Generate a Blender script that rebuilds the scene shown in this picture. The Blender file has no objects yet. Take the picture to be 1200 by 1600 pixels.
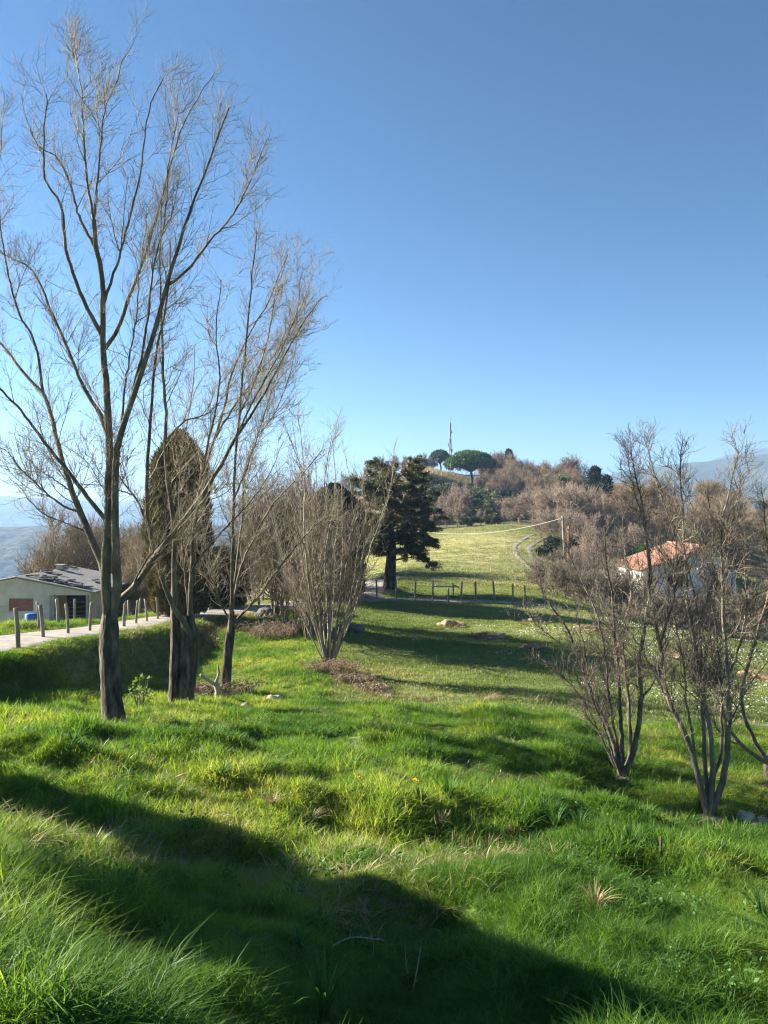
import bpy, math, random
import numpy as np
R_ = math.radians
rng = np.random.default_rng(7)
random.seed(7)
sc = bpy.context.scene
COL = sc.collection

# ------------------------------------------------------------------ camera, sky, sun, exposure
F = 1200.0                      # focal length in photo pixels (photo 1200 x 1600)
cam_d = bpy.data.cameras.new('camera'); cam = bpy.data.objects.new('camera', cam_d); COL.objects.link(cam)
cam_d.sensor_fit = 'VERTICAL'; cam_d.sensor_height = 24.0; cam_d.lens = 24.0 * F / 1600.0
cam_d.clip_start = 0.05; cam_d.clip_end = 20000
cam.location = (0, 0, 0); cam.rotation_euler = (R_(90), 0, 0)
sc.camera = cam

SUN_EL, SUN_AZ = 25.0, -72.0    # azimuth clockwise from +Y: sun stands left and a little ahead
world = bpy.data.worlds.new('World'); sc.world = world; world.use_nodes = True
wt = world.node_tree; wt.nodes.clear()
sky = wt.nodes.new('ShaderNodeTexSky'); sky.sky_type = 'NISHITA'; sky.sun_disc = False
sky.sun_elevation = R_(SUN_EL); sky.sun_rotation = R_(SUN_AZ)
sky.altitude = 600; sky.air_density = 1.0; sky.dust_density = 0.4; sky.ozone_density = 4.0
bg = wt.nodes.new('ShaderNodeBackground'); bg.inputs['Strength'].default_value = 0.052
wo = wt.nodes.new('ShaderNodeOutputWorld')
hs = wt.nodes.new('ShaderNodeHueSaturation'); hs.inputs['Saturation'].default_value = 1.1; hs.inputs['Value'].default_value = 0.285; hs.inputs['Hue'].default_value = 0.493
gm = wt.nodes.new('ShaderNodeGamma'); gm.inputs['Gamma'].default_value = 1.4
wt.links.new(sky.outputs[0], gm.inputs['Color']); wt.links.new(gm.outputs[0], hs.inputs['Color']); wt.links.new(hs.outputs[0], bg.inputs['Color']); wt.links.new(bg.outputs[0], wo.inputs['Surface'])

sun_d = bpy.data.lights.new('sun', 'SUN'); sun = bpy.data.objects.new('sun', sun_d); COL.objects.link(sun)
sun_d.energy = 5.0; sun_d.angle = R_(0.55); sun_d.color = (1.0, 0.92, 0.78)
sun.rotation_euler = (R_(90 - SUN_EL), 0, R_(180) - R_(SUN_AZ)); sun.location = (-60, 25, 40)
vs = sc.view_settings
sc.display_settings.display_device = 'sRGB'
vs.view_transform = 'Standard'; vs.look = 'None'; vs.gamma = 1.0; vs.exposure = 2.27
cy = sc.cycles
cy.max_bounces = 6; cy.diffuse_bounces = 3; cy.glossy_bounces = 2; cy.transmission_bounces = 3; cy.volume_bounces = 0
cy.sample_clamp_indirect = 4.0; cy.sample_clamp_direct = 12.0; cy.use_denoising = True; cy.denoising_prefilter = 'NONE'; cy.filter_width = 1.2

# ------------------------------------------------------------------ helpers
def px(x, y, d):
    return np.array([(x - 600.0) / F * d, d, -(y - 800.0) / F * d])

def _hash(ix, iy, s):
    h = (ix.astype(np.int64) * 374761393 + iy.astype(np.int64) * 668265263 + s * 974634777) & 0x7fffffff
    h = ((h ^ (h >> 13)) * 1274126177) & 0x7fffffff
    return ((h ^ (h >> 16)) & 0xffff) / 65535.0
def vnoise(x, y, s=0):
    x = np.asarray(x, float); y = np.asarray(y, float)
    ix = np.floor(x); iy = np.floor(y); fx = x - ix; fy = y - iy
    fx = fx * fx * (3 - 2 * fx); fy = fy * fy * (3 - 2 * fy)
    a = _hash(ix, iy, s); b = _hash(ix + 1, iy, s); c = _hash(ix, iy + 1, s); d = _hash(ix + 1, iy + 1, s)
    return (a + (b - a) * fx) * (1 - fy) + (c + (d - c) * fx) * fy
def fbm(x, y, s=0, o=3):
    t = 0; a = 0.5
    for k in range(o):
        t = t + a * (vnoise(x * 2 ** k + 17.3 * k, y * 2 ** k - 9.1 * k, s + k) - 0.5) * 2; a *= 0.5
    return t
def sstep(a, b, x):
    t = np.clip((np.asarray(x, float) - a) / (b - a), 0, 1); return t * t * (3 - 2 * t)

class MB:
    """collects vertices and faces, built into one mesh object"""
    def __init__(s): s.v = []; s.q = []; s.t = []; s.n = 0
    def add(s, v, q=None, t=None):
        v = np.asarray(v, float).reshape(-1, 3)
        if q is not None and len(q): s.q.append(np.asarray(q, np.int64).reshape(-1, 4) + s.n)
        if t is not None and len(t): s.t.append(np.asarray(t, np.int64).reshape(-1, 3) + s.n)
        s.v.append(v); s.n += len(v); return s
    def box(s, c, d, rz=0.0, tap=1.0):
        x, y, z = np.array(d, float) / 2
        v = np.array([[-x, -y, -z], [x, -y, -z], [x, y, -z], [-x, y, -z], [-x * tap, -y * tap, z], [x * tap, -y * tap, z], [x * tap, y * tap, z], [-x * tap, y * tap, z]])
        c_, s_ = math.cos(rz), math.sin(rz)
        v = v @ np.array([[c_, s_, 0], [-s_, c_, 0], [0, 0, 1]]) + np.asarray(c, float)
        return s.add(v, [[0, 3, 2, 1], [4, 5, 6, 7], [0, 1, 5, 4], [1, 2, 6, 5], [2, 3, 7, 6], [3, 0, 4, 7]])
    def tubes(s, P, Rr, k=3, rough=0.0, cap=False):
        P = np.asarray(P, float); Rr = np.asarray(Rr, float)
        if P.ndim == 2: P = P[None]; Rr = Rr[None]
        n, m, _ = P.shape
        T = np.empty_like(P); T[:, 1:-1] = P[:, 2:] - P[:, :-2]; T[:, 0] = P[:, 1] - P[:, 0]; T[:, -1] = P[:, -1] - P[:, -2]
        T /= np.linalg.norm(T, axis=2, keepdims=True) + 1e-9
        ref = rng.normal(size=(n, 1, 3)); A = T.mean(1, keepdims=True)
        ref -= A * (ref * A).sum(2, keepdims=True) / ((A * A).sum(2, keepdims=True) + 1e-9)
        U = ref - T * (ref * T).sum(2, keepdims=True); U /= np.linalg.norm(U, axis=2, keepdims=True) + 1e-9
        W = np.cross(T, U)
        a = np.arange(k) / k * 2 * np.pi
        rad = Rr[:, :, None] * np.ones(k)
        if rough: rad = rad * (1 + rough * rng.normal(size=(n, 1, k)) + 0.6 * rough * rng.normal(size=(n, m, k)))
        V = P[:, :, None] + rad[..., None] * (np.cos(a)[None, None, :, None] * U[:, :, None] + np.sin(a)[None, None, :, None] * W[:, :, None])
        i = np.arange(n)[:, None, None] * (m * k); j = np.arange(m - 1)[None, :, None] * k; l = np.arange(k)[None, None]; l2 = (l + 1) % k
        q = np.stack([i + j + l, i + j + l2, i + j + k + l2, i + j + k + l], -1).reshape(-1, 4)
        base = s.n
        s.add(V, q)
        if cap:
            for e in (0, m - 1):
                for b in range(n):
                    c = P[b, e]; idx = b * m * k + e * k + np.arange(k)
                    s.v.append(c[None]); s.t.append(np.stack([np.full(k, s.n), base + idx, base + np.roll(idx, -1)], 1)); s.n += 1
        return s
    def leaves(s, P, D, L, Wd, bend=0.0):
        """diamond leaf faces at P along D"""
        P = np.asarray(P, float); D = np.asarray(D, float); D = D / (np.linalg.norm(D, axis=1, keepdims=True) + 1e-9)
        n = len(P); L = np.broadcast_to(L, n)[:, None]; Wd = np.broadcast_to(Wd, n)[:, None]
        S = np.cross(D, rng.normal(size=(n, 3))); S /= np.linalg.norm(S, axis=1, keepdims=True) + 1e-9
        N = np.cross(D, S)
        V = np.stack([P, P + D * L * 0.45 + S * Wd * 0.5 + N * L * bend, P + D * L, P + D * L * 0.45 - S * Wd * 0.5 + N * L * bend], 1)
        return s.add(V, np.arange(4 * n).reshape(n, 4))
    def build(s, name, mat, parent=None, smooth=True, loc=None):
        me = bpy.data.meshes.new(name)
        v = np.concatenate(s.v) if s.v else np.zeros((0, 3))
        if loc is not None: v = v - np.asarray(loc)
        me.vertices.add(len(v)); me.vertices.foreach_set('co', v.astype(np.float32).ravel())
        q = np.concatenate(s.q) if s.q else np.zeros((0, 4), np.int64); t = np.concatenate(s.t) if s.t else np.zeros((0, 3), np.int64)
        lv = np.concatenate([q.ravel(), t.ravel()]).astype(np.int32)
        st = np.concatenate([np.arange(len(q)) * 4, len(q) * 4 + np.arange(len(t)) * 3]).astype(np.int32)
        me.loops.add(len(lv)); me.loops.foreach_set('vertex_index', lv)
        me.polygons.add(len(st)); me.polygons.foreach_set('loop_start', st)
        me.polygons.foreach_set('use_smooth', np.full(len(st), smooth, bool))
        me.update(calc_edges=True); me.validate()
        if mat: me.materials.append(mat)
        o = bpy.data.objects.new(name, me); COL.objects.link(o)
        if parent: o.parent = parent
        elif loc is not None: o.location = [float(c) for c in loc]
        return o

def tag(o, label=None, cat=None, group=None, kind=None):
    if label: o['label'] = label
    if cat: o['category'] = cat
    if group: o['group'] = group
    if kind: o['kind'] = kind
    return o
def empty(name, loc, label, cat, group=None):
    o = bpy.data.objects.new(name, None); COL.objects.link(o); o.location = [float(c) for c in loc]; o.empty_display_size = 0.2
    return tag(o, label, cat, group)
def dup(root, loc, rz=0.0, scl=1.0, label=None, group=None):
    r = root.copy(); COL.objects.link(r); r.location = [float(c) for c in loc]; r.rotation_euler = (0, 0, rz)
    r.scale = (scl, scl, scl) if np.isscalar(scl) else scl
    if label: r['label'] = label
    if group: r['group'] = group
    for ch in list(root.children):
        c = ch.copy(); COL.objects.link(c); c.parent = r
        for g in list(ch.children):
            d = g.copy(); COL.objects.link(d); d.parent = c
    return r

# ------------------------------------------------------------------ materials
def nmat(name, stops, scale=4.0, rough=0.8, bump=0.0, bscale=None, stretch=(1, 1, 1), detail=5, coord='Object', spec=0.25, bdist=0.02):
    m = bpy.data.materials.new(name); m.use_nodes = True; nt = m.node_tree; b = nt.nodes['Principled BSDF']
    b.inputs['Roughness'].default_value = rough; b.inputs['Specular IOR Level'].default_value = spec
    tc = nt.nodes.new('ShaderNodeTexCoord'); mp = nt.nodes.new('ShaderNodeMapping'); mp.inputs['Scale'].default_value = stretch
    nt.links.new(tc.outputs[coord], mp.inputs[0])
    no = nt.nodes.new('ShaderNodeTexNoise'); no.inputs['Scale'].default_value = scale; no.inputs['Detail'].default_value = detail; no.inputs['Roughness'].default_value = 0.65
    nt.links.new(mp.outputs[0], no.inputs['Vector'])
    r = nt.nodes.new('ShaderNodeValToRGB'); e = r.color_ramp.elements
    while len(e) < len(stops): e.new(0.5)
    for k, (p, c) in enumerate(stops): e[k].position = p; e[k].color = (*c, 1)
    nt.links.new(no.outputs['Fac'], r.inputs[0]); nt.links.new(r.outputs[0], b.inputs['Base Color'])
    if bump:
        n2 = nt.nodes.new('ShaderNodeTexNoise'); n2.inputs['Scale'].default_value = bscale or scale * 3; n2.inputs['Detail'].default_value = 6
        nt.links.new(mp.outputs[0], n2.inputs['Vector'])
        bp = nt.nodes.new('ShaderNodeBump'); bp.inputs['Strength'].default_value = bump; bp.inputs['Distance'].default_value = bdist
        nt.links.new(n2.outputs['Fac'], bp.inputs['Height']); nt.links.new(bp.outputs[0], b.inputs['Normal'])
    return m

def leafmat(name, c1, c2, c3=None, trans=0.45, nscale=0.6, tcol=(1.25, 1.2, 0.7), gloss=0.05, rand=0.5, rough=0.4):
    """foliage: diffuse + translucent + a little gloss, colour drifting over the place and from tuft to tuft"""
    m = bpy.data.materials.new(name); m.use_nodes = True; nt = m.node_tree; nt.nodes.clear(); L = nt.links.new
    geo = nt.nodes.new('ShaderNodeNewGeometry'); oi = nt.nodes.new('ShaderNodeObjectInfo')
    no = nt.nodes.new('ShaderNodeTexNoise'); no.inputs['Scale'].default_value = nscale; no.inputs['Detail'].default_value = 4
    L(geo.outputs['Position'], no.inputs['Vector'])
    mr = nt.nodes.new('ShaderNodeMapRange'); mr.inputs[1].default_value = 0.3; mr.inputs[2].default_value = 0.7
    L(no.outputs['Fac'], mr.inputs[0])
    rnd = nt.nodes.new('ShaderNodeMath'); rnd.operation = 'ADD'
    isl = nt.nodes.new('ShaderNodeMath'); isl.operation = 'ADD'; L(oi.outputs['Random'], isl.inputs[0]); L(geo.outputs['Random Per Island'], isl.inputs[1])
    sub = nt.nodes.new('ShaderNodeMath'); sub.operation = 'MULTIPLY_ADD'; sub.inputs[1].default_value = rand; sub.inputs[2].default_value = -rand
    L(isl.outputs[0], sub.inputs[0]); L(mr.outputs[0], rnd.inputs[0]); L(sub.outputs[0], rnd.inputs[1])
    cr = nt.nodes.new('ShaderNodeValToRGB'); e = cr.color_ramp.elements
    cols = [c1, c2] + ([c3] if c3 else [])
    while len(e) < len(cols): e.new(0.5)
    for k, c in enumerate(cols): e[k].position = (0.1, 0.6, 1.0)[k] if c3 else (0.15, 0.9)[k]; e[k].color = (*c, 1)
    L(rnd.outputs[0], cr.inputs[0])
    di = nt.nodes.new('ShaderNodeBsdfDiffuse'); L(cr.outputs[0], di.inputs['Color'])
    tr = nt.nodes.new('ShaderNodeBsdfTranslucent'); mx = nt.nodes.new('ShaderNodeMix'); mx.data_type = 'RGBA'; mx.blend_type = 'MULTIPLY'; mx.inputs[0].default_value = 1
    L(cr.outputs[0], mx.inputs[6]); mx.inputs[7].default_value = (*tcol, 1); L(mx.outputs[2], tr.inputs['Color'])
    m1 = nt.nodes.new('ShaderNodeMixShader'); m1.inputs[0].default_value = trans; L(di.outputs[0], m1.inputs[1]); L(tr.outputs[0], m1.inputs[2])
    gl = nt.nodes.new('ShaderNodeBsdfGlossy'); gl.inputs['Roughness'].default_value = rough; gl.inputs['Color'].default_value = (1, 1, 1, 1)
    m2 = nt.nodes.new('ShaderNodeMixShader'); m2.inputs[0].default_value = gloss; L(m1.outputs[0], m2.inputs[1]); L(gl.outputs[0], m2.inputs[2])
    out = nt.nodes.new('ShaderNodeOutputMaterial'); L(m2.outputs[0], out.inputs[0])
    return m

M = {}
M['bark'] = nmat('willow_bark', [(0.34, (0.018, 0.013, 0.010)), (0.52, (0.085, 0.066, 0.050)), (0.72, (0.25, 0.20, 0.155))], 9, 0.9, 1.0, 26, (1, 1, 0.22), bdist=0.05)
M['limb'] = nmat('willow_limb_bark', [(0.3, (0.045, 0.035, 0.024)), (0.55, (0.15, 0.122, 0.082)), (0.8, (0.34, 0.29, 0.21))], 7, 0.85, 0.6, 30, (1, 1, 0.3))
M['twig'] = nmat('willow_twig', [(0.3, (0.13, 0.105, 0.065)), (0.7, (0.34, 0.285, 0.185))], 2.5, 0.7)
M['bark_dark'] = nmat('coppice_bark', [(0.3, (0.055, 0.045, 0.036)), (0.52, (0.19, 0.16, 0.125)), (0.72, (0.38, 0.33, 0.26))], 8, 0.9, 0.8, 30, (1, 1, 0.35), bdist=0.03)
M['twig_dark'] = nmat('coppice_twig', [(0.3, (0.085, 0.068, 0.052)), (0.7, (0.30, 0.25, 0.19))], 3, 0.8)
M['bark_pale'] = nmat('pale_stem_bark', [(0.32, (0.10, 0.08, 0.06)), (0.52, (0.29, 0.245, 0.185)), (0.72, (0.48, 0.42, 0.33))], 6, 0.85, 0.6, 30, (1, 1, 0.3))
M['twig_pale'] = nmat('pale_twig', [(0.3, (0.13, 0.10, 0.068)), (0.7, (0.31, 0.255, 0.175))], 3, 0.8)
M['thicket'] = nmat('thicket_twig', [(0.3, (0.10, 0.075, 0.055)), (0.7, (0.27, 0.21, 0.15))], 0.5, 0.85)
M['wood_far'] = nmat('wood_twig', [(0.3, (0.12, 0.088, 0.06)), (0.7, (0.29, 0.215, 0.15))], 0.35, 0.9)
M['wood_red'] = nmat('dark_wood_twig', [(0.3, (0.075, 0.055, 0.042)), (0.7, (0.20, 0.145, 0.105))], 0.35, 0.9)
M['wood_pink'] = nmat('pinkish_twig', [(0.3, (0.20, 0.15, 0.115)), (0.7, (0.36, 0.285, 0.22))], 0.4, 0.9)
M['wood_tan'] = nmat('tan_twig', [(0.3, (0.17, 0.125, 0.075)), (0.7, (0.34, 0.26, 0.16))], 0.4, 0.9)
M['post'] = nmat('weathered_post', [(0.3, (0.14, 0.12, 0.095)), (0.7, (0.36, 0.32, 0.26))], 6, 0.9, 0.6, 25, (1, 1, 0.15))
M['pole_grey'] = nmat('grey_pole', [(0.3, (0.20, 0.165, 0.12)), (0.7, (0.42, 0.36, 0.27))], 4, 0.9, 0.4, 20, (1, 1, 0.1))
M['pole_rust'] = nmat('orange_pole', [(0.3, (0.24, 0.11, 0.05)), (0.7, (0.42, 0.22, 0.10))], 4, 0.9, 0.4, 20, (1, 1, 0.1))
M['cypress'] = leafmat('cypress_foliage', (0.05, 0.044, 0.015), (0.11, 0.092, 0.032), (0.185, 0.15, 0.055), 0.2, 1.2, gloss=0.02)
M['cedar'] = leafmat('cedar_foliage', (0.055, 0.072, 0.034), (0.13, 0.13, 0.065), (0.30, 0.245, 0.15), 0.25, 0.7, gloss=0.03)
M['evergreen'] = leafmat('evergreen_foliage', (0.018, 0.03, 0.014), (0.05, 0.065, 0.025), None, 0.15, 0.6, gloss=0.03)
M['pine'] = leafmat('pine_foliage', (0.022, 0.06, 0.016), (0.055, 0.12, 0.026), (0.10, 0.17, 0.035), 0.2, 0.3, gloss=0.02)
M['shrub'] = leafmat('shrub_foliage', (0.05, 0.064, 0.034), (0.105, 0.12, 0.065), (0.17, 0.175, 0.105), 0.2, 0.3, gloss=0.02)
M['sapling'] = leafmat('sapling_leaf', (0.07, 0.14, 0.03), (0.16, 0.26, 0.06), None, 0.4, 2.0, gloss=0.015)
M['grass'] = leafmat('grass_blade', (0.052, 0.14, 0.018), (0.155, 0.275, 0.032), (0.345, 0.385, 0.095), 0.57, 0.45, (1.3, 1.22, 0.55), 0.012, 0.42, 0.5)
M['turf'] = leafmat('field_grass_blade', (0.12, 0.18, 0.045), (0.21, 0.26, 0.085), (0.34, 0.34, 0.155), 0.4, 0.16, (1.3, 1.2, 0.6), 0.012, 0.4)
M['straw'] = leafmat('dry_grass_blade', (0.25, 0.20, 0.10), (0.40, 0.33, 0.18), None, 0.3, 0.8, (1.1, 1.0, 0.8), 0.03)
M['meadow'] = leafmat('meadow_grass_blade', (0.18, 0.215, 0.08), (0.30, 0.305, 0.14), (0.45, 0.41, 0.22), 0.35, 0.10, (1.2, 1.1, 0.7), 0.02, 0.4)
M['broad'] = leafmat('broad_blade', (0.045, 0.12, 0.028), (0.10, 0.20, 0.05), None, 0.4, 1.0, (1.2, 1.2, 0.6), 0.008, rough=0.6)
M['yellow'] = nmat('yellow_petal', [(0.3, (0.75, 0.58, 0.02)), (0.7, (0.85, 0.70, 0.04))], 20)
M['white'] = nmat('white_petal', [(0.3, (0.70, 0.70, 0.64)), (0.7, (0.85, 0.85, 0.8))], 20)
M['rock'] = nmat('pale_rock', [(0.3, (0.24, 0.21, 0.17)), (0.7, (0.50, 0.46, 0.39))], 5, 0.9, 0.8, 16, bdist=0.04)
M['rock_dark'] = nmat('grey_rock', [(0.3, (0.07, 0.065, 0.06)), (0.7, (0.19, 0.18, 0.16))], 4, 0.9, 0.8, 14, bdist=0.05)
M['heap'] = nmat('straw_heap', [(0.3, (0.28, 0.19, 0.10)), (0.7, (0.52, 0.39, 0.22))], 9, 0.95, 0.8, 30, bdist=0.04)
M['stump'] = nmat('dark_stump', [(0.3, (0.04, 0.03, 0.022)), (0.7, (0.13, 0.10, 0.075))], 12, 0.95, 0.8, 30)
M['brush'] = nmat('brush_twig', [(0.3, (0.14, 0.09, 0.06)), (0.7, (0.34, 0.25, 0.17))], 3, 0.9)
M['deadwood'] = nmat('dead_wood', [(0.3, (0.26, 0.20, 0.14)), (0.7, (0.52, 0.44, 0.34))], 6, 0.9, 0.5, 25)
M['plaster'] = nmat('grey_plaster', [(0.3, (0.50, 0.41, 0.37)), (0.55, (0.66, 0.56, 0.51)), (0.75, (0.73, 0.63, 0.58))], 1.3, 0.92, 0.3, 20)
M['white_wall'] = nmat('white_plaster', [(0.3, (0.62, 0.60, 0.55)), (0.6, (0.78, 0.76, 0.71))], 1.0, 0.9, 0.2, 18)
M['concrete'] = nmat('concrete', [(0.3, (0.26, 0.25, 0.23)), (0.7, (0.42, 0.40, 0.37))], 2.0, 0.9, 0.3, 18)
M['roof_grey'] = nmat('grey_sheet_roof', [(0.3, (0.20, 0.19, 0.18)), (0.7, (0.33, 0.31, 0.29))], 1.2, 0.85, 0.2, 15)
M['roof_red'] = nmat('terracotta_tile', [(0.28, (0.16, 0.08, 0.055)), (0.5, (0.31, 0.155, 0.105)), (0.75, (0.45, 0.28, 0.20))], 3.0, 0.9, 0.3, 20)
M['dark'] = nmat('dark_interior', [(0.3, (0.018, 0.018, 0.02)), (0.7, (0.03, 0.03, 0.032))], 2.0, 0.95)
M['tile_dark'] = nmat('dark_slate', [(0.3, (0.03, 0.03, 0.032)), (0.7, (0.075, 0.07, 0.07))], 5.0, 0.9)
M['shutter'] = nmat('brown_shutter', [(0.3, (0.09, 0.055, 0.03)), (0.7, (0.17, 0.11, 0.06))], 4, 0.7)
M['blue'] = nmat('blue_plastic', [(0.3, (0.02, 0.12, 0.40)), (0.7, (0.03, 0.17, 0.52))], 4, 0.5)
M['steel'] = nmat('galvanised_steel', [(0.3, (0.16, 0.17, 0.18)), (0.7, (0.28, 0.29, 0.30))], 1.0, 0.6)
M['wire'] = nmat('wire', [(0.3, (0.55, 0.53, 0.48)), (0.7, (0.65, 0.62, 0.56))], 4, 0.5)
M['fence_wire'] = nmat('fence_wire', [(0.3, (0.20, 0.19, 0.18)), (0.7, (0.30, 0.29, 0.27))], 4, 0.5)
M['road'] = nmat('gravel_road', [(0.28, (0.19, 0.168, 0.143)), (0.5, (0.29, 0.262, 0.228)), (0.75, (0.42, 0.385, 0.34))], 2.2, 0.95, 0.7, 30, coord='Object', bdist=0.02)

def brickmat():
    m = bpy.data.materials.new('red_brick'); m.use_nodes = True; nt = m.node_tree; b = nt.nodes['Principled BSDF']; b.inputs['Roughness'].default_value = 0.9
    tc = nt.nodes.new('ShaderNodeTexCoord'); mp = nt.nodes.new('ShaderNodeMapping'); mp.inputs['Rotation'].default_value = (R_(-90), 0, 0)
    br = nt.nodes.new('ShaderNodeTexBrick'); br.inputs['Scale'].default_value = 1.0; br.inputs['Brick Width'].default_value = 0.26; br.inputs['Row Height'].default_value = 0.10; br.inputs['Mortar Size'].default_value = 0.012
    br.inputs['Color1'].default_value = (0.30, 0.075, 0.05, 1); br.inputs['Color2'].default_value = (0.40, 0.12, 0.08, 1); br.inputs['Mortar'].default_value = (0.22, 0.15, 0.13, 1)
    nt.links.new(tc.outputs['Object'], mp.inputs[0]); nt.links.new(mp.outputs[0], br.inputs[0]); nt.links.new(br.outputs[0], b.inputs['Base Color'])
    return m
M['brick'] = brickmat()

# ------------------------------------------------------------------ terrain
CP = [ # photo x, y, distance of points on the ground
 (0,1600,2.75),(300,1600,3.0),(600,1600,3.35),(900,1600,3.5),(1200,1600,3.6),
 (0,1400,4.3),(300,1400,4.8),(600,1400,5.3),(900,1400,5.8),(1200,1400,6.2),
 (0,1250,6.8),(300,1250,7.6),(600,1250,8.6),(900,1250,9.7),(1200,1250,11.2),
 (0,1150,10.0),(300,1160,11.5),(600,1150,13.4),(850,1150,14.5),
 (177,1135,13.3),(60,1098,15.4),(0,1095,15.2),(-120,1100,14),(285,1108,16.0),(355,1087,18.4),
 (29,1020,17.4),(-100,1050,14.8),(107,1003,21.3),(193,988,25.5),(246,975,29.0),
 (310,1047,23),(400,1010,26.5),(430,960,33.5),(330,963,32.0),
 (0,990,20.2),(60,974,23.0),(140,966,27.5),(230,960,32.5),(-120,1010,16.5),
 (510,1040,22.5),(510,945,37.5),(560,935,42),(590,912,49),(610,928,46),(700,939,44),(820,941,44),(900,950,43),
 (600,1080,20.5),(700,1080,20.8),(850,1080,21.2),(700,1000,30),(850,1003,30),(700,965,37),(560,1000,28.5),(960,1100,20),
 (970,1222,12.2),(1110,1283,10.2),(1206,1238,12.2),(1180,1058,24.5),(1050,1020,29),(1200,1010,34),(1060,985,60),(1180,985,62),(960,960,55),
 (680,890,60),(640,880,64),(750,855,78),(790,832,92),(820,868,73),(850,905,58),(690,840,92),(600,900,58),
 (735,737,206),(762,736,206),(705,735,202),(800,739,204),(850,751,198),(900,767,188),(700,815,112),(735,757,190),(690,738,196),(650,732,200),(800,750,185),(900,780,165),(960,800,140),(850,810,118),(800,800,125),(900,845,95),
]
PTS = [px(*c) for c in CP] + [np.array(p, float) for p in [
 (-7.3,16,-3.88),(-6.8,18,-4.08),(-6.7,20.5,-4.42),(-6.8,23,-4.68),(-6.3,26,-4.8),(-5.6,20,-4.6),(-8.25,18,-3.22),(-8.35,20.5,-3.5),(-8.4,23,-3.78),(-8.0,26,-3.98),(0,0,-1.62),(-2,0,-1.5),(2,0,-1.75),(0,-6,-1.2),(-6,-4,-0.9),(6,-4,-1.7),(-7,3,-1.55),(-9,8,-2.3),(6,6,-3.5),(10,8,-4.4),(-14,13,-3.0),(14,18,-5.3),(20,30,-6.4),(30,50,-9.2),
 (-17,35,-6.2),(-13,38,-6.2),(-13,30,-5.6),(-20,30,-6.0),(-9,40,-5.2),(-5,50,-5.2),(-10,60,-8),(-25,55,-11),(-40,70,-20),(-20,110,-14),(-60,130,-42),(-110,110,-60),(-30,180,-16),(-90,220,-60),(-10,140,-3),(0,120,-1.5),
 (20,240,6),(-10,250,-2),(60,230,0),(40,95,-8.8),(60,110,-9),(80,130,-9),(55,75,-11),(35,70,-10.5),(75,170,-5),(60,150,-2),(110,180,-8),(0,-30,1.0),(-40,-10,2),(30,-10,-3),(50,30,-10),(80,60,-15)]]
PTS = np.array(PTS)
def _tps(r2): return np.where(r2 > 1e-12, 0.5 * r2 * np.log(np.maximum(r2, 1e-12)), 0.0)
def _warp(x, y):
    r = np.sqrt(x * x + y * y) + 1e-6; k = 10 * np.log1p(r / 10.0) / r      # near ground counts for more than far ground
    return x * k, y * k
_wx, _wy = _warp(PTS[:, 0], PTS[:, 1])
_n = len(PTS)
_A = np.zeros((_n + 3, _n + 3))
_A[:_n, :_n] = _tps((_wx[:, None] - _wx) ** 2 + (_wy[:, None] - _wy) ** 2) + np.eye(_n) * 0.012
_A[:_n, _n] = 1; _A[:_n, _n + 1] = _wx; _A[:_n, _n + 2] = _wy; _A[_n:, :_n] = _A[:_n, _n:].T
_w = np.linalg.solve(_A, np.concatenate([PTS[:, 2], np.zeros(3)]))
def H0(x, y):
    x = np.asarray(x, float); y = np.asarray(y, float); sh = x.shape
    wx, wy = _warp(x.ravel(), y.ravel())
    out = np.empty(len(wx))
    for i in range(0, len(wx), 40000):
        a, b = wx[i:i + 40000], wy[i:i + 40000]
        out[i:i + 40000] = _tps((a[:, None] - _wx) ** 2 + (b[:, None] - _wy) ** 2) @ _w[:_n] + _w[_n] + _w[_n + 1] * a + _w[_n + 2] * b
    return out.reshape(sh)
def H(x, y):
    x = np.asarray(x, float); y = np.asarray(y, float)
    r = np.hypot(x, y); az = np.degrees(np.arctan2(x, y))
    z = np.clip(H0(x, y), -75, 20)
    valley = -95 + 18 * fbm(x / 420, y / 420, 5) + 60 * sstep(5, 40, az)
    z = z + (valley - z) * sstep(190, 520, r)
    hum = (0.44 * fbm(x / 1.2, y / 1.2, 11, 3) + 0.10 * np.abs(fbm(x / 0.5, y / 0.5, 13, 2))) * sstep(17, 12, r) + 0.07 * fbm(x / 1.0, y / 1.0, 21, 3) * sstep(60, 20, r)
    hum = hum * sstep(0.5, 3, r)
    return z + hum + 0.5 * fbm(x / 9, y / 9, 31, 3) * sstep(70, 110, r)

# road and track centre lines, as ground positions
def line(pts):
    P = np.array([px(*p)[:2] for p in pts]); d = np.concatenate([[0], np.cumsum(np.linalg.norm(np.diff(P, axis=0), axis=1))])
    t = np.arange(0, d[-1], 0.35); return np.stack([np.interp(t, d, P[:, 0]), np.interp(t, d, P[:, 1])], 1)
def smooth(P, k=9):
    Q = np.pad(P, ((k, k), (0, 0)), 'edge'); ker = np.ones(2 * k + 1) / (2 * k + 1)
    return np.stack([np.convolve(Q[:, i], ker, 'valid') for i in range(2)], 1)
ROAD = smooth(line([(-420,1090,12.5),(-100,1025,16.4),(0,1010,18.4),(120,991,22.8),(250,968,30),(340,957,33.5),(440,946,37),(540,937,41),(572,925,45),(592,909,50),(585,897,55),(540,892,60),(450,890,66)]), 8)
LANE = smooth(line([(552,939,41),(620,940,43.8),(700,939.5,44),(780,940,44),(860,944,44),(930,948,46),(1000,955,50)]), 5)
TRACK = smooth(line([(905,915,54),(860,893,60),(835,880,66),(818,866,73),(815,855,80),(828,845,86),(845,838,93)]), 5)
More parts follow.
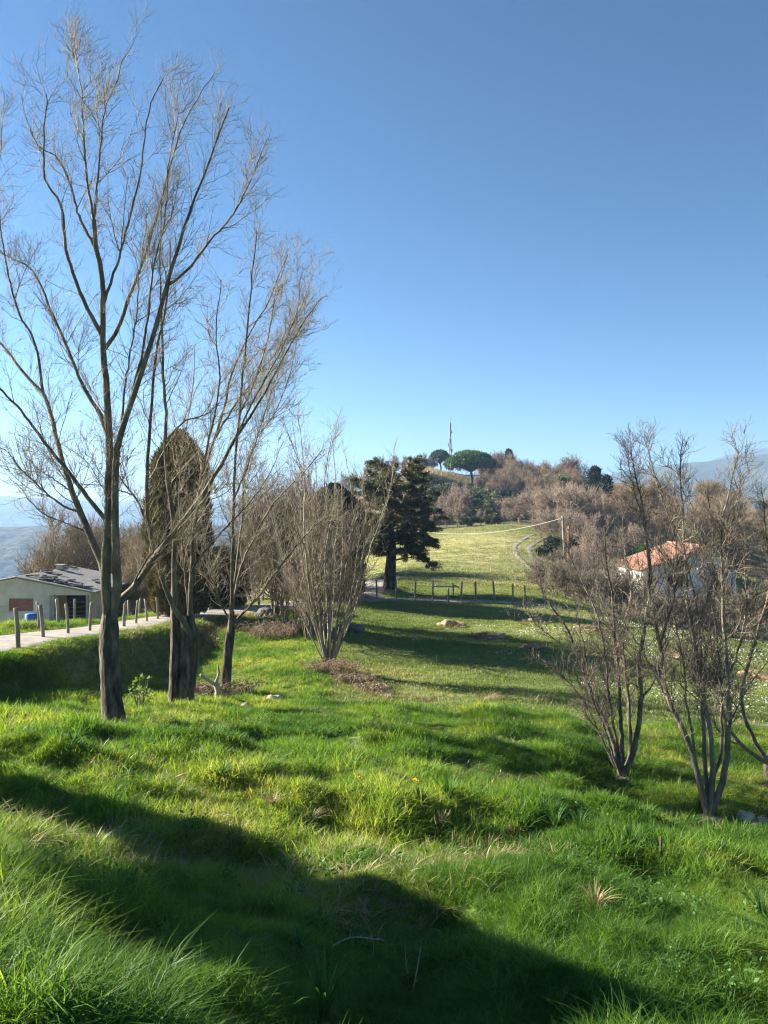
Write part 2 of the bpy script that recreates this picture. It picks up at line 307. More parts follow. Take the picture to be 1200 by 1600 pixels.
def dist_to(L, x, y):
    x = np.asarray(x, float); out = np.full(x.shape, 1e9).ravel(); X, Y = x.ravel(), np.asarray(y, float).ravel()
    S = L[::2]
    for i in range(0, len(X), 20000):
        out[i:i + 20000] = np.sqrt(((X[i:i + 20000, None] - S[:, 0]) ** 2 + (Y[i:i + 20000, None] - S[:, 1]) ** 2).min(1))
    return out.reshape(x.shape)
ROAD_Z = None
def level(L, z, x, y, half, soft):
    """flatten the ground under a road"""
    d = dist_to(L, x, y); S = L[::2]; zz = H_base(S[:, 0], S[:, 1]); zz = np.convolve(np.pad(zz, 6, 'edge'), np.ones(13) / 13, 'valid')
    sel = d < half + soft
    if sel.any():
        xs, ys = x[sel], y[sel]
        D2 = (xs[:, None] - S[:, 0]) ** 2 + (ys[:, None] - S[:, 1]) ** 2; W = 1 / (D2 + 0.05) ** 2
        zr = (W @ zz) / W.sum(1)
        f = sstep(half + soft, half, d[sel]); z = z.copy(); z[sel] = z[sel] * (1 - f) + zr * f
    return z
H_base = H
def HG(x, y):
    x = np.atleast_1d(np.asarray(x, float)); y = np.atleast_1d(np.asarray(y, float))
    z = H_base(x, y)
    z = level(ROAD, z, x, y, 1.35, 0.9); z = level(LANE, z, x, y, 0.8, 0.8)
    return z
def hz(x, y): return float(HG(x, y)[0])
def gp(x, y): return np.array([x, y, hz(x, y)])
def at(xp, d): return gp((xp - 600) / F * d, d)          # ground point seen in photo column xp at distance d
def ray(xp, yp, d0=2.0, d1=260.0):
    """ground point seen at photo pixel xp, yp"""
    ds = np.geomspace(d0, d1, 500); X = (xp - 600) / F * ds; Z = -(yp - 800) / F * ds
    b = np.nonzero(HG(X, ds) > Z)[0]
    d = ds[b[0]] if len(b) else d1
    return at(xp, d)

def ground_mesh():
    r = np.concatenate([[0.0], np.geomspace(0.7, 3700, 430)])
    a = np.radians(np.concatenate([np.linspace(-180, -48, 45)[:-1], np.linspace(-48, 48, 420), np.linspace(48, 180, 45)[1:-1]]))
    RR, AA = np.meshgrid(r, a, indexing='ij'); X = RR * np.sin(AA); Y = RR * np.cos(AA)
    Z = HG(X.ravel(), Y.ravel()).reshape(X.shape); n, m = X.shape
    i = np.arange(n - 1)[:, None] * m; j = np.arange(m)[None]; j2 = (j + 1) % m
    q = np.stack([i + j, i + m + j, i + m + j2, i + j2], -1).reshape(-1, 4)[:, ::-1]
    mb = MB(); mb.add(np.stack([X, Y, Z], -1), q)
    o = mb.build('ground', None); x, y = X.ravel(), Y.ravel(); rr = np.hypot(x, y)
    az = np.degrees(np.arctan2(x, y))
    dry = sstep(50, 75, y) * sstep(100, 84, y) * 0.9 + 0.25 * sstep(24, 34, rr) * sstep(60, 48, rr)
    wood = sstep(95, 118, rr)
    dirt = np.clip(fbm(x / 0.9, y / 0.9, 41, 3) * 1.5 - 0.35, 0, 1) * sstep(40, 20, rr)
    tr = dist_to(TRACK, x, y); dirt = np.maximum(dirt, np.exp(-((tr - 0.75) / 0.22) ** 2))
    ca = o.data.color_attributes.new('zone', 'FLOAT_COLOR', 'POINT')
    ca.data.foreach_set('color', np.stack([np.clip(dry, 0, 1), wood, dirt, np.ones_like(x)], 1).astype(np.float32).ravel())
    m = bpy.data.materials.new('ground'); m.use_nodes = True; nt = m.node_tree; L = nt.links.new; b = nt.nodes['Principled BSDF']
    b.inputs['Roughness'].default_value = 0.95; b.inputs['Specular IOR Level'].default_value = 0.1
    at_ = nt.nodes.new('ShaderNodeAttribute'); at_.attribute_name = 'zone'; sp = nt.nodes.new('ShaderNodeSeparateColor'); L(at_.outputs['Color'], sp.inputs[0])
    tc = nt.nodes.new('ShaderNodeTexCoord')
    def noise(s, d=6):
        n_ = nt.nodes.new('ShaderNodeTexNoise'); n_.inputs['Scale'].default_value = s; n_.inputs['Detail'].default_value = d; n_.inputs['Roughness'].default_value = 0.65; L(tc.outputs['Object'], n_.inputs['Vector']); return n_.outputs['Fac']
    def ramp(f, stops):
        r_ = nt.nodes.new('ShaderNodeValToRGB'); e = r_.color_ramp.elements
        while len(e) < len(stops): e.new(0.5)
        for k, (p, c) in enumerate(stops): e[k].position = p; e[k].color = (*c, 1)
        L(f, r_.inputs[0]); return r_.outputs[0]
    def mix(f, a_, b_):
        x_ = nt.nodes.new('ShaderNodeMix'); x_.data_type = 'RGBA'; L(f, x_.inputs[0]); L(a_, x_.inputs[6]); L(b_, x_.inputs[7]); return x_.outputs[2]
    green = ramp(noise(0.8), [(0.3, (0.07, 0.11, 0.028)), (0.55, (0.12, 0.17, 0.045)), (0.75, (0.20, 0.22, 0.085))])
    drycol = ramp(noise(0.35), [(0.3, (0.22, 0.24, 0.085)), (0.5, (0.36, 0.34, 0.15)), (0.7, (0.50, 0.44, 0.23))])
    woodcol = ramp(noise(0.06), [(0.3, (0.075, 0.07, 0.04)), (0.5, (0.12, 0.10, 0.06)), (0.7, (0.16, 0.15, 0.07))])
    dirtcol = ramp(noise(3.0), [(0.3, (0.16, 0.125, 0.08)), (0.7, (0.36, 0.31, 0.23))])
    c = mix(sp.outputs[0], green, drycol); c = mix(sp.outputs[1], c, woodcol); c = mix(sp.outputs[2], c, dirtcol); L(c, b.inputs['Base Color'])
    bp = nt.nodes.new('ShaderNodeBump'); bp.inputs['Strength'].default_value = 0.7; bp.inputs['Distance'].default_value = 0.08; L(noise(5.0, 8), bp.inputs['Height']); L(bp.outputs[0], b.inputs['Normal'])
    o.data.materials.append(m)
    tag(o, 'grassy hillside falling from the camera to a field and rising to a wooded hill', 'ground', kind='structure')
    return o
ground_mesh()

def strip(name, Lc, half, mat, lift, label, cat, off=0.0):
    T = np.gradient(Lc, axis=0); T /= np.linalg.norm(T, axis=1, keepdims=True); N = np.stack([T[:, 1], -T[:, 0]], 1)
    us = np.linspace(-1, 1, 9); n = len(Lc)
    wob = half * (1 + 0.12 * fbm(np.arange(n) * 0.25, np.zeros(n), 3))
    P = Lc[:, None] + N[:, None] * (off + us[None, :, None] * wob[:, None, None])
    Z = HG(P[..., 0].ravel(), P[..., 1].ravel()).reshape(P.shape[:2]) + lift - 0.03 * np.abs(us)[None] ** 4
    i = np.arange(n - 1)[:, None] * 9; j = np.arange(8)[None]
    q = np.stack([i + j, i + j + 1, i + 9 + j + 1, i + 9 + j], -1).reshape(-1, 4)
    mb = MB(); mb.add(np.dstack([P, Z]), q); o = mb.build(name, mat); tag(o, label, cat, kind='structure'); return o
strip('gravel_road', ROAD, 1.12, M['road'], 0.03, 'pale gravel road running along the fence posts behind the bare trees', 'road')
strip('path', LANE, 0.55, M['road'], 0.035, 'narrow gravel path running beside the field fence', 'path')
strip('wheel_track', TRACK, 0.24, M['road'], 0.05, 'pale left wheel rut of the track climbing the far meadow', 'track', off=-0.75)
strip('wheel_track', TRACK, 0.24, M['road'], 0.05, 'pale right wheel rut of the track climbing the far meadow', 'track', off=0.75)

# distant hills and mountains
def ridge(name, az0, az1, r0, r1, prof, mat, label, seed, amp):
    az = np.radians(np.linspace(az0, az1, 260)); u = np.linspace(0, 1, 50)
    A, U = np.meshgrid(az, u, indexing='ij'); rr = r0 + (r1 - r0) * U
    X = rr * np.sin(A); Y = rr * np.cos(A)
    ytop = np.interp(600 + F * np.tan(A), *prof)                        # photo row of the crest
    top = (800 - ytop) / F * np.cos(A) * (r0 + (r1 - r0) * 0.7)
    lobe = np.where(U < 0.7, sstep(0, 0.7, U) ** 0.8, 1 - sstep(0.7, 1.0, U))
    Z = -130 + (top + 130) * lobe + amp * fbm(X / 260, Y / 260, seed, 4) * lobe
    n, m = X.shape; i = np.arange(n - 1)[:, None] * m; j = np.arange(m - 1)[None]
    mb = MB(); mb.add(np.dstack([X, Y, Z]), np.stack([i + j, i + j + 1, i + m + j + 1, i + m + j], -1).reshape(-1, 4)[:, ::-1])
    o = mb.build(name, mat); tag(o, label, 'hills', kind='structure'); return o
M['forest'] = nmat('forest_slope', [(0.30, (0.025, 0.032, 0.02)), (0.5, (0.05, 0.056, 0.03)), (0.7, (0.12, 0.11, 0.06))], 0.010, 0.95, 0.8, 0.05, detail=10, bdist=8)
ridge('hills', -75, 2, 760, 1250, ([-400, 0, 100, 200, 300, 420, 520, 640], [824, 823, 822, 834, 828, 832, 830, 840]), M['forest'], 'blue wooded hill in the valley beyond the barn', 61, 14)
ridge('mountains', -80, 12, 2600, 3500, ([-400, 0, 60, 150, 260, 400, 560, 700], [770, 776, 780, 786, 778, 782, 790, 800]), M['forest'], 'pale hazy mountain range on the left horizon', 62, 22)
ridge('mountains', 8, 80, 1550, 2250, ([640, 860, 960, 1050, 1120, 1160, 1200, 1500], [800, 775, 742, 724, 719, 714, 712, 690]), M['forest'], 'blue wooded mountain on the right horizon', 63, 12)
ridge('mountains', 12, 80, 2800, 3600, ([700, 1060, 1120, 1165, 1185, 1215, 1400], [800, 742, 716, 705, 699, 694, 690]), M['forest'], 'faint far peak behind the right hand mountain', 64, 20)

# ------------------------------------------------------------------ bare tree growing
def resample(pts, m):
    P = np.asarray(pts, float); d = np.concatenate([[0], np.cumsum(np.linalg.norm(np.diff(P, axis=0), axis=1))])
    # Catmull-Rom through the traced points
    t = np.linspace(0, d[-1], m); out = np.empty((m, P.shape[1])); i = np.clip(np.searchsorted(d, t, 'right') - 1, 0, len(P) - 2)
    u = ((t - d[i]) / (d[i + 1] - d[i] + 1e-9))[:, None]
    p0 = P[np.maximum(i - 1, 0)]; p1 = P[i]; p2 = P[i + 1]; p3 = P[np.minimum(i + 2, len(P) - 1)]
    return 0.5 * ((2 * p1) + (p2 - p0) * u + (2 * p0 - 5 * p1 + 4 * p2 - p3) * u ** 2 + (3 * p1 - p0 - 3 * p2 + p3) * u ** 3)

def grow(P, R, n, tr, ang, length, nseg, trop, wob, rf=(0.4, 0.012), rtip=0.3, minr=0.002, taper_len=0.6):
    """n child branches on the parent branches P (b,m,3), R (b,m)"""
    b, m, _ = P.shape; seg = np.linalg.norm(np.diff(P, axis=1), axis=2); Ln = seg.sum(1)
    idx = rng.choice(b, n, p=Ln / Ln.sum()); t = rng.uniform(tr[0], tr[1], n); f = t * (m - 1); i = np.minimum(f.astype(int), m - 2); u = (f - i)[:, None]
    S = P[idx, i] * (1 - u) + P[idx, i + 1] * u; r = R[idx, i] * (1 - u[:, 0]) + R[idx, i + 1] * u[:, 0]
    T = P[idx, i + 1] - P[idx, i]; T /= np.linalg.norm(T, axis=1, keepdims=True) + 1e-9
    Q = np.cross(T, rng.normal(size=(n, 3))); Q /= np.linalg.norm(Q, axis=1, keepdims=True) + 1e-9
    a = np.radians(rng.uniform(ang[0], ang[1], n))[:, None]; D = T * np.cos(a) + Q * np.sin(a)
    ln = rng.uniform(length[0], length[1], n) * (1 - taper_len * t)
    r0 = np.clip(np.minimum(r * rf[0] * 1.6, ln * rf[1]), minr, None)
    out = np.empty((n, nseg + 1, 3)); out[:, 0] = S; trop = np.asarray(trop)
    for k in range(nseg):
        D = D + trop / nseg + wob * rng.normal(size=(n, 3)); D /= np.linalg.norm(D, axis=1, keepdims=True)
        out[:, k + 1] = out[:, k] + D * (ln / nseg)[:, None]
    rad = r0[:, None] * (1 - (1 - rtip) * np.linspace(0, 1, nseg + 1))[None]
    return out, rad

def traced_tree(name, label, cat, base_px, depth, trunk, limbs, mats, levels, splay=1.6, seed=0, twig_name='twigs', group=None, base=None):
    """tree whose trunk and limbs follow the photo in outline; limbs spread in depth as well"""
    g = np.random.default_rng(seed)
    base = at(base_px, depth) if base is None else base
    root = empty(name, base, label, cat, group)
    done = []                                                # (photo points, distances) already built
    def lift(pts, w0, w1, spread, m, limb=True):
        xy = resample(pts, m)
        if done and limb:
            ap = np.concatenate([d[0] for d in done]); ad = np.concatenate([d[1] for d in done])
            im = np.argmin(((ap - xy[0]) ** 2).sum(1)); d0 = ad[im]; anchor = np.concatenate([d[2] for d in done])[im]
        else: d0 = depth; anchor = None
        L = np.concatenate([[0], np.cumsum(np.linalg.norm(np.diff(xy, axis=0), axis=1))])
        dd = d0 + spread * (L / F * depth) * (0.4 + 0.6 * L / (L[-1] + 1e-6)) + 0.04 * np.sin(L / 40.0 + seed)
        P = np.stack([(xy[:, 0] - 600) / F * dd, dd, -(xy[:, 1] - 800) / F * dd], 1)
        if limb and anchor is not None:
            wb = np.cumsum(g.normal(size=P.shape), axis=0) * 0.010; wb -= wb[:1]; P = P + wb * np.linspace(0, 1, m)[:, None] * 0.8; P[1:] += g.normal(size=P[1:].shape) * 0.006
            P = P + (anchor - P[0]) * (1 - np.linspace(0, 1, m)[:, None]) ** 3
        done.append((xy, dd, P))
        w = (w0 + (w1 - w0) * (L / L[-1]) ** 0.72) / 2 * (0.9 if w0 < 22 else 1.0) / F * depth
        return P, w
    allP, allR = [], []
    for pts, w0, w1 in trunk:
        P, w = lift(pts, w0, w1, 0.0, 22, False)
        u_ = np.linspace(0, 1, 22); fl = (1 + 0.35 * np.exp(-u_ * 9)) * (1 - 0.5 * sstep(0.72, 1.0, u_))
        P0 = P.copy(); P0[0, 2] -= 0.12
        mb = MB().tubes(P0, w * fl, 14, 0.06); mb.build('trunk', mats[0], root, loc=base)
    for pts, w0, w1 in limbs:
        P, w = lift(pts, w0, w1, g.uniform(-1, 1) * splay * 0.35, 30)
        mb = MB().tubes(P, w, 8 if w0 > 7 else 5, 0.05); mb.build('limb', mats[1], root, loc=base)
        allP.append(P); allR.append(w)
    P = np.stack(allP); R = np.stack(allR); mb = MB()
    for (n, tr, ang, length, nseg, trop, wob, rf, minr, keep) in levels:
        P2, R2 = grow(P, R, n, tr, ang, length, nseg, trop, wob, rf, 0.35, minr)
        mb.tubes(P2, R2, 3)
        if keep:
            mm = 30; Pn = np.stack([resample(p, mm) for p in P2]); Rn = np.stack([np.interp(np.linspace(0, 1, mm), np.linspace(0, 1, nseg + 1), r) for r in R2])
            P = np.concatenate([P, Pn]) if keep == 2 else Pn; R = np.concatenate([R, Rn]) if keep == 2 else Rn
    mb.build(twig_name, mats[2], root, loc=base)
    return root

WM = (M['bark'], M['limb'], M['twig'])
UP = (0.20, 0.0, 0.68)
traced_tree('bare_tree', 'tall bare tree with a leaning dark trunk, nearest on the left bank', 'tree', 177, 13.3,
 [([(179,1142),(174,1067),(171,1000),(173,935)], 33, 27)],
 [([(169,1000),(167,960),(164,920),(163,890),(166,850),(169,800),(170,733),(171,690),(167,600),(163,550),(161,443),(154,397),(149,345)], 21, 8),
  ([(175,1000),(180,960),(187,920),(186,890),(183,850),(182,800),(181,733),(187,686),(205,630),(229,555),(243,513),(261,448),(280,387),(303,322),(336,233),(364,159)], 19, 2),
  ([(167,905),(160,872),(141,833),(121,785),(108,752),(95,715),(70,621),(42,588),(0,537),(-45,490)], 16, 3.5),
  ([(174,990),(179,962),(190,935),(213,913),(247,863),(277,827),(300,797),(333,750),(372,681),(400,640),(430,585),(462,527),(500,471)], 16, 2),
  ([(149,345),(140,300),(135,261),(130,187),(123,90),(114,45)], 6.5, 1.5),
  ([(149,345),(154,280),(163,177),(183,125),(196,85)], 5.5, 1.5),
  ([(154,397),(126,345),(110,289),(89,252),(62,235),(47,205)], 6, 1.5),
  ([(161,527),(121,448),(100,387),(93,327),(70,290),(61,261),(63,154)], 8, 1.5),
  ([(168,541),(191,504),(210,448),(229,397),(243,345),(275,233),(299,173),(336,112)], 8, 1.5),
  ([(165,467),(184,411),(201,345),(217,280),(229,187),(252,117)], 6, 1.5),
  ([(170,690),(159,658),(126,597),(93,518),(79,490),(47,420),(0,392),(-40,350)], 9, 2),
  ([(168,815),(160,800),(141,778),(113,742),(77,700),(33,644),(0,611),(-40,575)], 9, 2.5),
  ([(266,439),(299,415),(327,378),(359,345),(392,289),(420,224)], 6, 1.5),
  ([(205,630),(222,560),(232,500),(240,420),(258,340),(262,260),(280,170)], 6, 1.5),
  ([(70,597),(56,527),(28,481),(5,397),(-5,300),(0,200)], 6, 1.5),
  ([(121,797),(100,790),(80,777),(45,745),(33,733),(10,705),(-20,690)], 5, 1.5),
  ([(108,765),(85,748),(60,732),(40,715)], 3.2, 1),
  ([(135,828),(100,815),(60,797),(35,765),(15,745)], 3, 1),
  ([(213,913),(222,885),(250,850),(285,825)], 4, 1.5),
  ([(372,681),(395,630),(432,560),(462,490),(470,430)], 4, 1.2),
  ([(187,686),(196,600),(215,500),(222,420),(235,330)], 5, 1.5)],
 WM,
 [(300, (0.22, 1.0), (16, 46), (0.6, 1.75), 9, UP, 0.11, (0.42, 0.009), 0.004, 2),
  (2500, (0.15, 1.0), (18, 65), (0.35, 1.05), 8, UP, 0.19, (0.5, 0.008), 0.0032, 1),
  (10500, (0.05, 1.0), (18, 50), (0.16, 0.5), 5, (0.22, 0, 0.65), 0.22, (0.6, 0.008), 0.0027, 0)], seed=1)
traced_tree('bare_tree', 'bare tree on a pair of close curved trunks, second from the left', 'tree', 283, 16.2,
 [([(287,1112),(291,1070),(297,1033),(298,1000),(297,962)], 26, 22), ([(274,1092),(274,1040),(275,1000),(274,950),(272,900)], 18, 15)],
 [([(274,960),(272,922),(271,820),(261,748),(257,683),(259,640),(254,607),(250,513),(247,420),(247,303)], 11, 1.6),
  ([(296,1015),(293,985),(273,958),(257,920),(243,873),(233,833),(229,800),(229,727),(236,640),(243,560),(262,470),(270,380)], 11, 1.6),
  ([(233,833),(215,785),(200,765),(187,745),(170,700),(165,640)], 5, 1.5),
  ([(298,1018),(298,940),(299,900),(301,870),(310,780),(333,694),(352,640),(359,597),(392,518),(420,470),(448,400)], 11, 1.6),
  ([(301,880),(303,830),(312,770),(325,700),(345,600),(340,520),(350,440)], 6, 1.5),
  ([(300,893),(326,857),(359,818),(389,787),(420,740),(440,690)], 4.5, 1),
  ([(297,990),(292,930),(285,860),(280,780),(285,700),(300,620),(305,540)], 6, 1.4),
  ([(257,683),(290,655),(330,640),(360,600)], 4, 1.2),
  ([(333,694),(365,640),(400,590),(440,540),(470,480),(490,420)], 4.5, 1.2)],
 WM,
 [(150, (0.22, 1.0), (18, 48), (0.7, 2.0), 9, UP, 0.11, (0.45, 0.010), 0.0045, 2),
  (1250, (0.15, 1.0), (18, 68), (0.35, 1.0), 8, UP, 0.2, (0.5, 0.008), 0.0036, 1),
  (5200, (0.05, 1.0), (18, 55), (0.16, 0.5), 5, (0.15, 0, 0.6), 0.23, (0.6, 0.008), 0.003, 0)], seed=2)
traced_tree('bare_tree', 'slender bare tree with a single thin trunk beside the brush pile', 'tree', 352, 18.4,
 [([(351,1092),(354,1040),(358,1000),(363,955)], 18, 15)],
 [([(359,998),(362,965),(363,933),(364,850),(366,783),(367,717),(374,650),(376,600),(383,540),(392,440),(400,360)], 8, 1.5),
  ([(359,996),(364,974),(375,960),(400,935),(437,885),(480,830),(520,800)], 6.5, 1.5),
  ([(364,955),(376,889),(404,826),(428,783),(475,733),(500,700)], 5.5, 1.5),
  ([(361,974),(345,945),(335,905),(325,870),(315,840)], 4, 1),
  ([(364,930),(371,880),(380,800),(383,740),(400,690),(430,650),(455,590),(470,520)], 4.5, 1),
  ([(366,783),(390,720),(415,640),(440,560),(445,500)], 4, 1),
  ([(374,650),(400,590),(420,520),(430,460),(450,400)], 3.5, 1)],
 WM,
 [(120, (0.2, 1.0), (18, 50), (0.7, 2.0), 9, (0.2, 0, 0.7), 0.12, (0.45, 0.010), 0.005, 2),
  (1100, (0.12, 1.0), (20, 60), (0.35, 1.0), 7, (0.15, 0, 0.6), 0.16, (0.5, 0.008), 0.004, 1),
  (4600, (0.05, 1.0), (18, 55), (0.16, 0.5), 4, (0.1, 0, 0.6), 0.18, (0.6, 0.008), 0.0034, 0)], seed=3)

# many-stemmed coppice in the middle
def coppice_limbs():
    out = []; g = np.random.default_rng(5)
    for k in range(23):
        u = (k + 0.5) / 23; bx = 491 + 56 * u + g.uniform(-4, 4); tx = 385 + 222 * u + g.uniform(-34, 34); ty = 645 + 95 * abs(u - 0.45) * 2 + g.uniform(-25, 60)
        by = 1046 - 6 * abs(u - 0.5) + g.uniform(-4, 4); mx = bx + (tx - bx) * 0.52 + g.uniform(-14, 14)
        out.append(([(bx, by), (bx + (mx - bx) * 0.40 + g.uniform(-3, 3), by - 60), (bx + (mx - bx) * 0.75, by - 125), (mx, by - 190), (mx + (tx - mx) * 0.5 + g.uniform(-14, 14), (by - 190 + ty) / 2), (tx, ty)], g.choice([2.4, 3.2, 4.2, 5.4, 6.6]), 0.9))
    return out
traced_tree('coppiced_tree', 'pale many stemmed coppice fanning up from a stool in the centre', 'tree', 514, 22.5, [([(512,1052),(514,1044),(515,1038)], 40, 30)], coppice_limbs(),
 (M['bark_pale'], M['bark_pale'], M['twig_pale']),
 [(420, (0.2, 1.0), (18, 60), (0.6, 1.8), 7, (0, 0, 0.6), 0.11, (0.5, 0.009), 0.005, 2),
  (5200, (0.2, 1.0), (20, 60), (0.25, 0.8), 5, (0, 0, 0.6), 0.14, (0.5, 0.008), 0.0042, 0)], splay=1.2, seed=4)

# right-hand coppices
RM = (M['bark_dark'], M['bark_dark'], M['twig_dark'])
RL = lambda n1, n2, n3: [(n1, (0.25, 1.0), (20, 55), (0.35, 1.0), 8, (0, 0, 0.75), 0.16, (0.5, 0.013), 0.005, 2),
  (n2, (0.2, 1.0), (25, 65), (0.18, 0.5), 5, (0, 0, 0.6), 0.2, (0.55, 0.012), 0.0034, 1), (n3, (0.1, 1.0), (25, 60), (0.07, 0.2), 3, (0, 0, 0.5), 0.2, (0.6, 0.014), 0.0028, 0)]
traced_tree('coppiced_tree', 'dark bare coppice with a splayed fan of stems, left of the pair on the right', 'tree', 972, 12.2, [([(973,1228),(973,1219),(973,1212)], 34, 26)],
 [([(964,1222),(947,1140),(923,1087),(907,1043),(887,983),(853,933),(838,890)], 9.5, 1.5),
  ([(970,1220),(968,1133),(963,1043),(957,1000),(955,940),(945,880),(940,810)], 10, 1.5),
  ([(982,1219),(990,1167),(982,1067),(967,1017),(950,960),(930,900),(925,850)], 9, 1.5),
  ([(986,1219),(1003,1160),(1008,1087),(1003,1033),(1013,967),(1020,900),(1015,830),(1005,770),(990,705)], 11, 1.5),
  ([(958,1216),(943,1177),(925,1120),(900,1080),(870,1050),(845,1030)], 5, 1),
  ([(960,1216),(950,1180),(937,1130),(920,1080),(915,1030),(905,960)], 5, 1),
  ([(972,1205),(960,1140),(950,1080),(945,1020),(930,960),(905,900),(880,850)], 6, 1.2),
  ([(907,1043),(880,1010),(850,985),(830,960)], 3.5, 1),
  ([(982,1067),(975,1000),(985,940),(975,870),(970,800)], 5, 1.2),
  ([(1008,1087),(1030,1050),(1040,990),(1045,930)], 4, 1.2)], RM, RL(280, 2600, 5200), splay=1.4, seed=6)
traced_tree('coppiced_tree', 'tallest dark coppice of four stems, near the right edge of the slope', 'tree', 1108, 10.2, [([(1108,1290),(1108,1280),(1108,1273)], 42, 34)],
 [([(1096,1280),(1077,1190),(1063,1140),(1040,1087),(1033,1050),(1030,1000),(1013,933),(1010,870),(1000,800),(985,760),(975,705)], 13, 1.6),
  ([(1102,1276),(1097,1183),(1095,1100),(1093,1000),(1085,930),(1062,840),(1040,790),(1022,730),(1012,690)], 9, 1.6),
  ([(1110,1280),(1115,1217),(1112,1150),(1100,1087),(1093,1033),(1080,960),(1072,860),(1066,760),(1072,688)], 13, 1.6),
  ([(1118,1284),(1137,1217),(1143,1150),(1140,1067),(1133,1000),(1130,920),(1127,830),(1137,770),(1152,692)], 14, 1.6),
  ([(1115,1217),(1127,1183),(1130,1133),(1128,1050),(1120,980),(1105,900),(1095,830),(1080,760)], 7, 1.5),
  ([(1077,1190),(1075,1140),(1068,1090),(1066,1040),(1050,960),(1035,880),(1020,800)], 6, 1.5),
  ([(1140,1067),(1160,1000),(1170,930),(1165,850)], 5, 1.3),
  ([(1040,1087),(1010,1030),(985,990),(960,960)], 4.5, 1.2),
  ([(1093,1000),(1110,930),(1135,880),(1145,820),(1158,760)], 5, 1.3),
  ([(1030,1000),(1050,940),(1060,870),(1050,800),(1035,740)], 5, 1.3)], RM, RL(370, 3400, 6500), splay=1.4, seed=7)
traced_tree('bare_tree', 'bare spreading tree whose trunk stands cut by the right edge', 'tree', 1206, 12.2, [([(1207,1244),(1202,1210),(1198,1186)], 20, 15)],
 [([(1198,1192),(1165,1170),(1137,1135),(1120,1060),(1112,990),(1120,920),(1115,840),(1108,770)], 8, 1.4),
  ([(1198,1188),(1180,1160),(1163,1120),(1157,1080),(1178,1000),(1195,920),(1190,860),(1183,800),(1178,765)], 8, 1.4),
  ([(1199,1190),(1215,1130),(1225,1060),(1215,980),(1205,900),(1220,820)], 8, 1.5),
  ([(1165,1170),(1130,1150),(1100,1100),(1085,1060)], 4, 1),
  ([(1163,1120),(1140,1090),(1110,1070),(1085,1040)], 4, 1)], RM, RL(190, 1700, 3000), splay=1.4, seed=8)

# ------------------------------------------------------------------ untraced bare trees and bushes
def bare_proto(name, label, cat, mat_t, mat_c, height, spread, stems, n1, n2, n3, rt, seed, group=None, crown0=0.25, loc=(0, 0, 0)):
    global rng
    keep = rng; rng = np.random.default_rng(seed)
    root = empty(name, loc, label, cat, group)
    P = []; 
    for k in range(stems):
        a = rng.uniform(0, 2 * np.pi); s = spread * rng.uniform(0.2, 1.0) * (1 if stems > 1 else 0.12)
        h = height * rng.uniform(0.7, 1.0) * (1 - 0.25 * (s / (spread + 1e-6)) ** 2)
        pts = [(0.12 * spread * math.cos(a) * (stems > 1), 0.12 * spread * math.sin(a) * (stems > 1), -0.15)]
        for f in (0.25, 0.5, 0.75, 1.0):
            pts.append((s * f ** 1.2 * math.cos(a) + rng.normal() * 0.03 * height, s * f ** 1.2 * math.sin(a) + rng.normal() * 0.03 * height, h * f * (0.93 if stems == 1 else 1)))
        P.append(resample(pts, 16))
    P = np.stack(P); Rr = (height * 0.016 / (1 if stems == 1 else 1.9)) * (1 - 0.85 * np.linspace(0, 1, 16))[None] * rng.uniform(0.7, 1.2, (stems, 1))
    MB().tubes(P, Rr, 6, 0.05).build('trunk' if stems == 1 else 'stems', mat_t, root)
    mb = MB()
    P1, R1 = grow(P, Rr, n1, (crown0, 1.0), (25, 60), (height * 0.25, height * 0.55), 7, (0, 0, 0.6), 0.12, (0.5, 0.012), 0.35, rt * 1.6, 0.55)
    mb.tubes(P1, R1, 4)
    P2, R2 = grow(P1, R1, n2, (0.15, 1.0), (22, 60), (height * 0.12, height * 0.3), 5, (0, 0, 0.5), 0.14, (0.6, 0.012), 0.4, rt * 1.2, 0.5); mb.tubes(P2, R2, 3)
    P3, R3 = grow(P2, R2, n3, (0.1, 1.0), (20, 55), (height * 0.05, height * 0.15), 3, (0, 0, 0.5), 0.15, (0.8, 0.02), 0.5, rt, 0.4); mb.tubes(P3, R3, 3)
    mb.build('crown', mat_c, root)
    rng = keep
    return root
def place(protos, spots, labels, group=None):
    """spots: photo column, distance, height scale; the first use of a proto moves the proto itself"""
    used = set()
    for k, (xp, d, s) in enumerate(spots):
        i = k % len(protos); p = at(xp, d); lab = labels if isinstance(labels, str) else labels[k]
        if i not in used:
            o = protos[i]; o.location = [float(c) for c in p]; o.rotation_euler = (0, 0, random.uniform(0, 6)); o.scale = (s, s, s); o['label'] = lab; used.add(i)
            if group: o['group'] = group
        else: dup(protos[i], p, random.uniform(0, 6), s, lab, group)

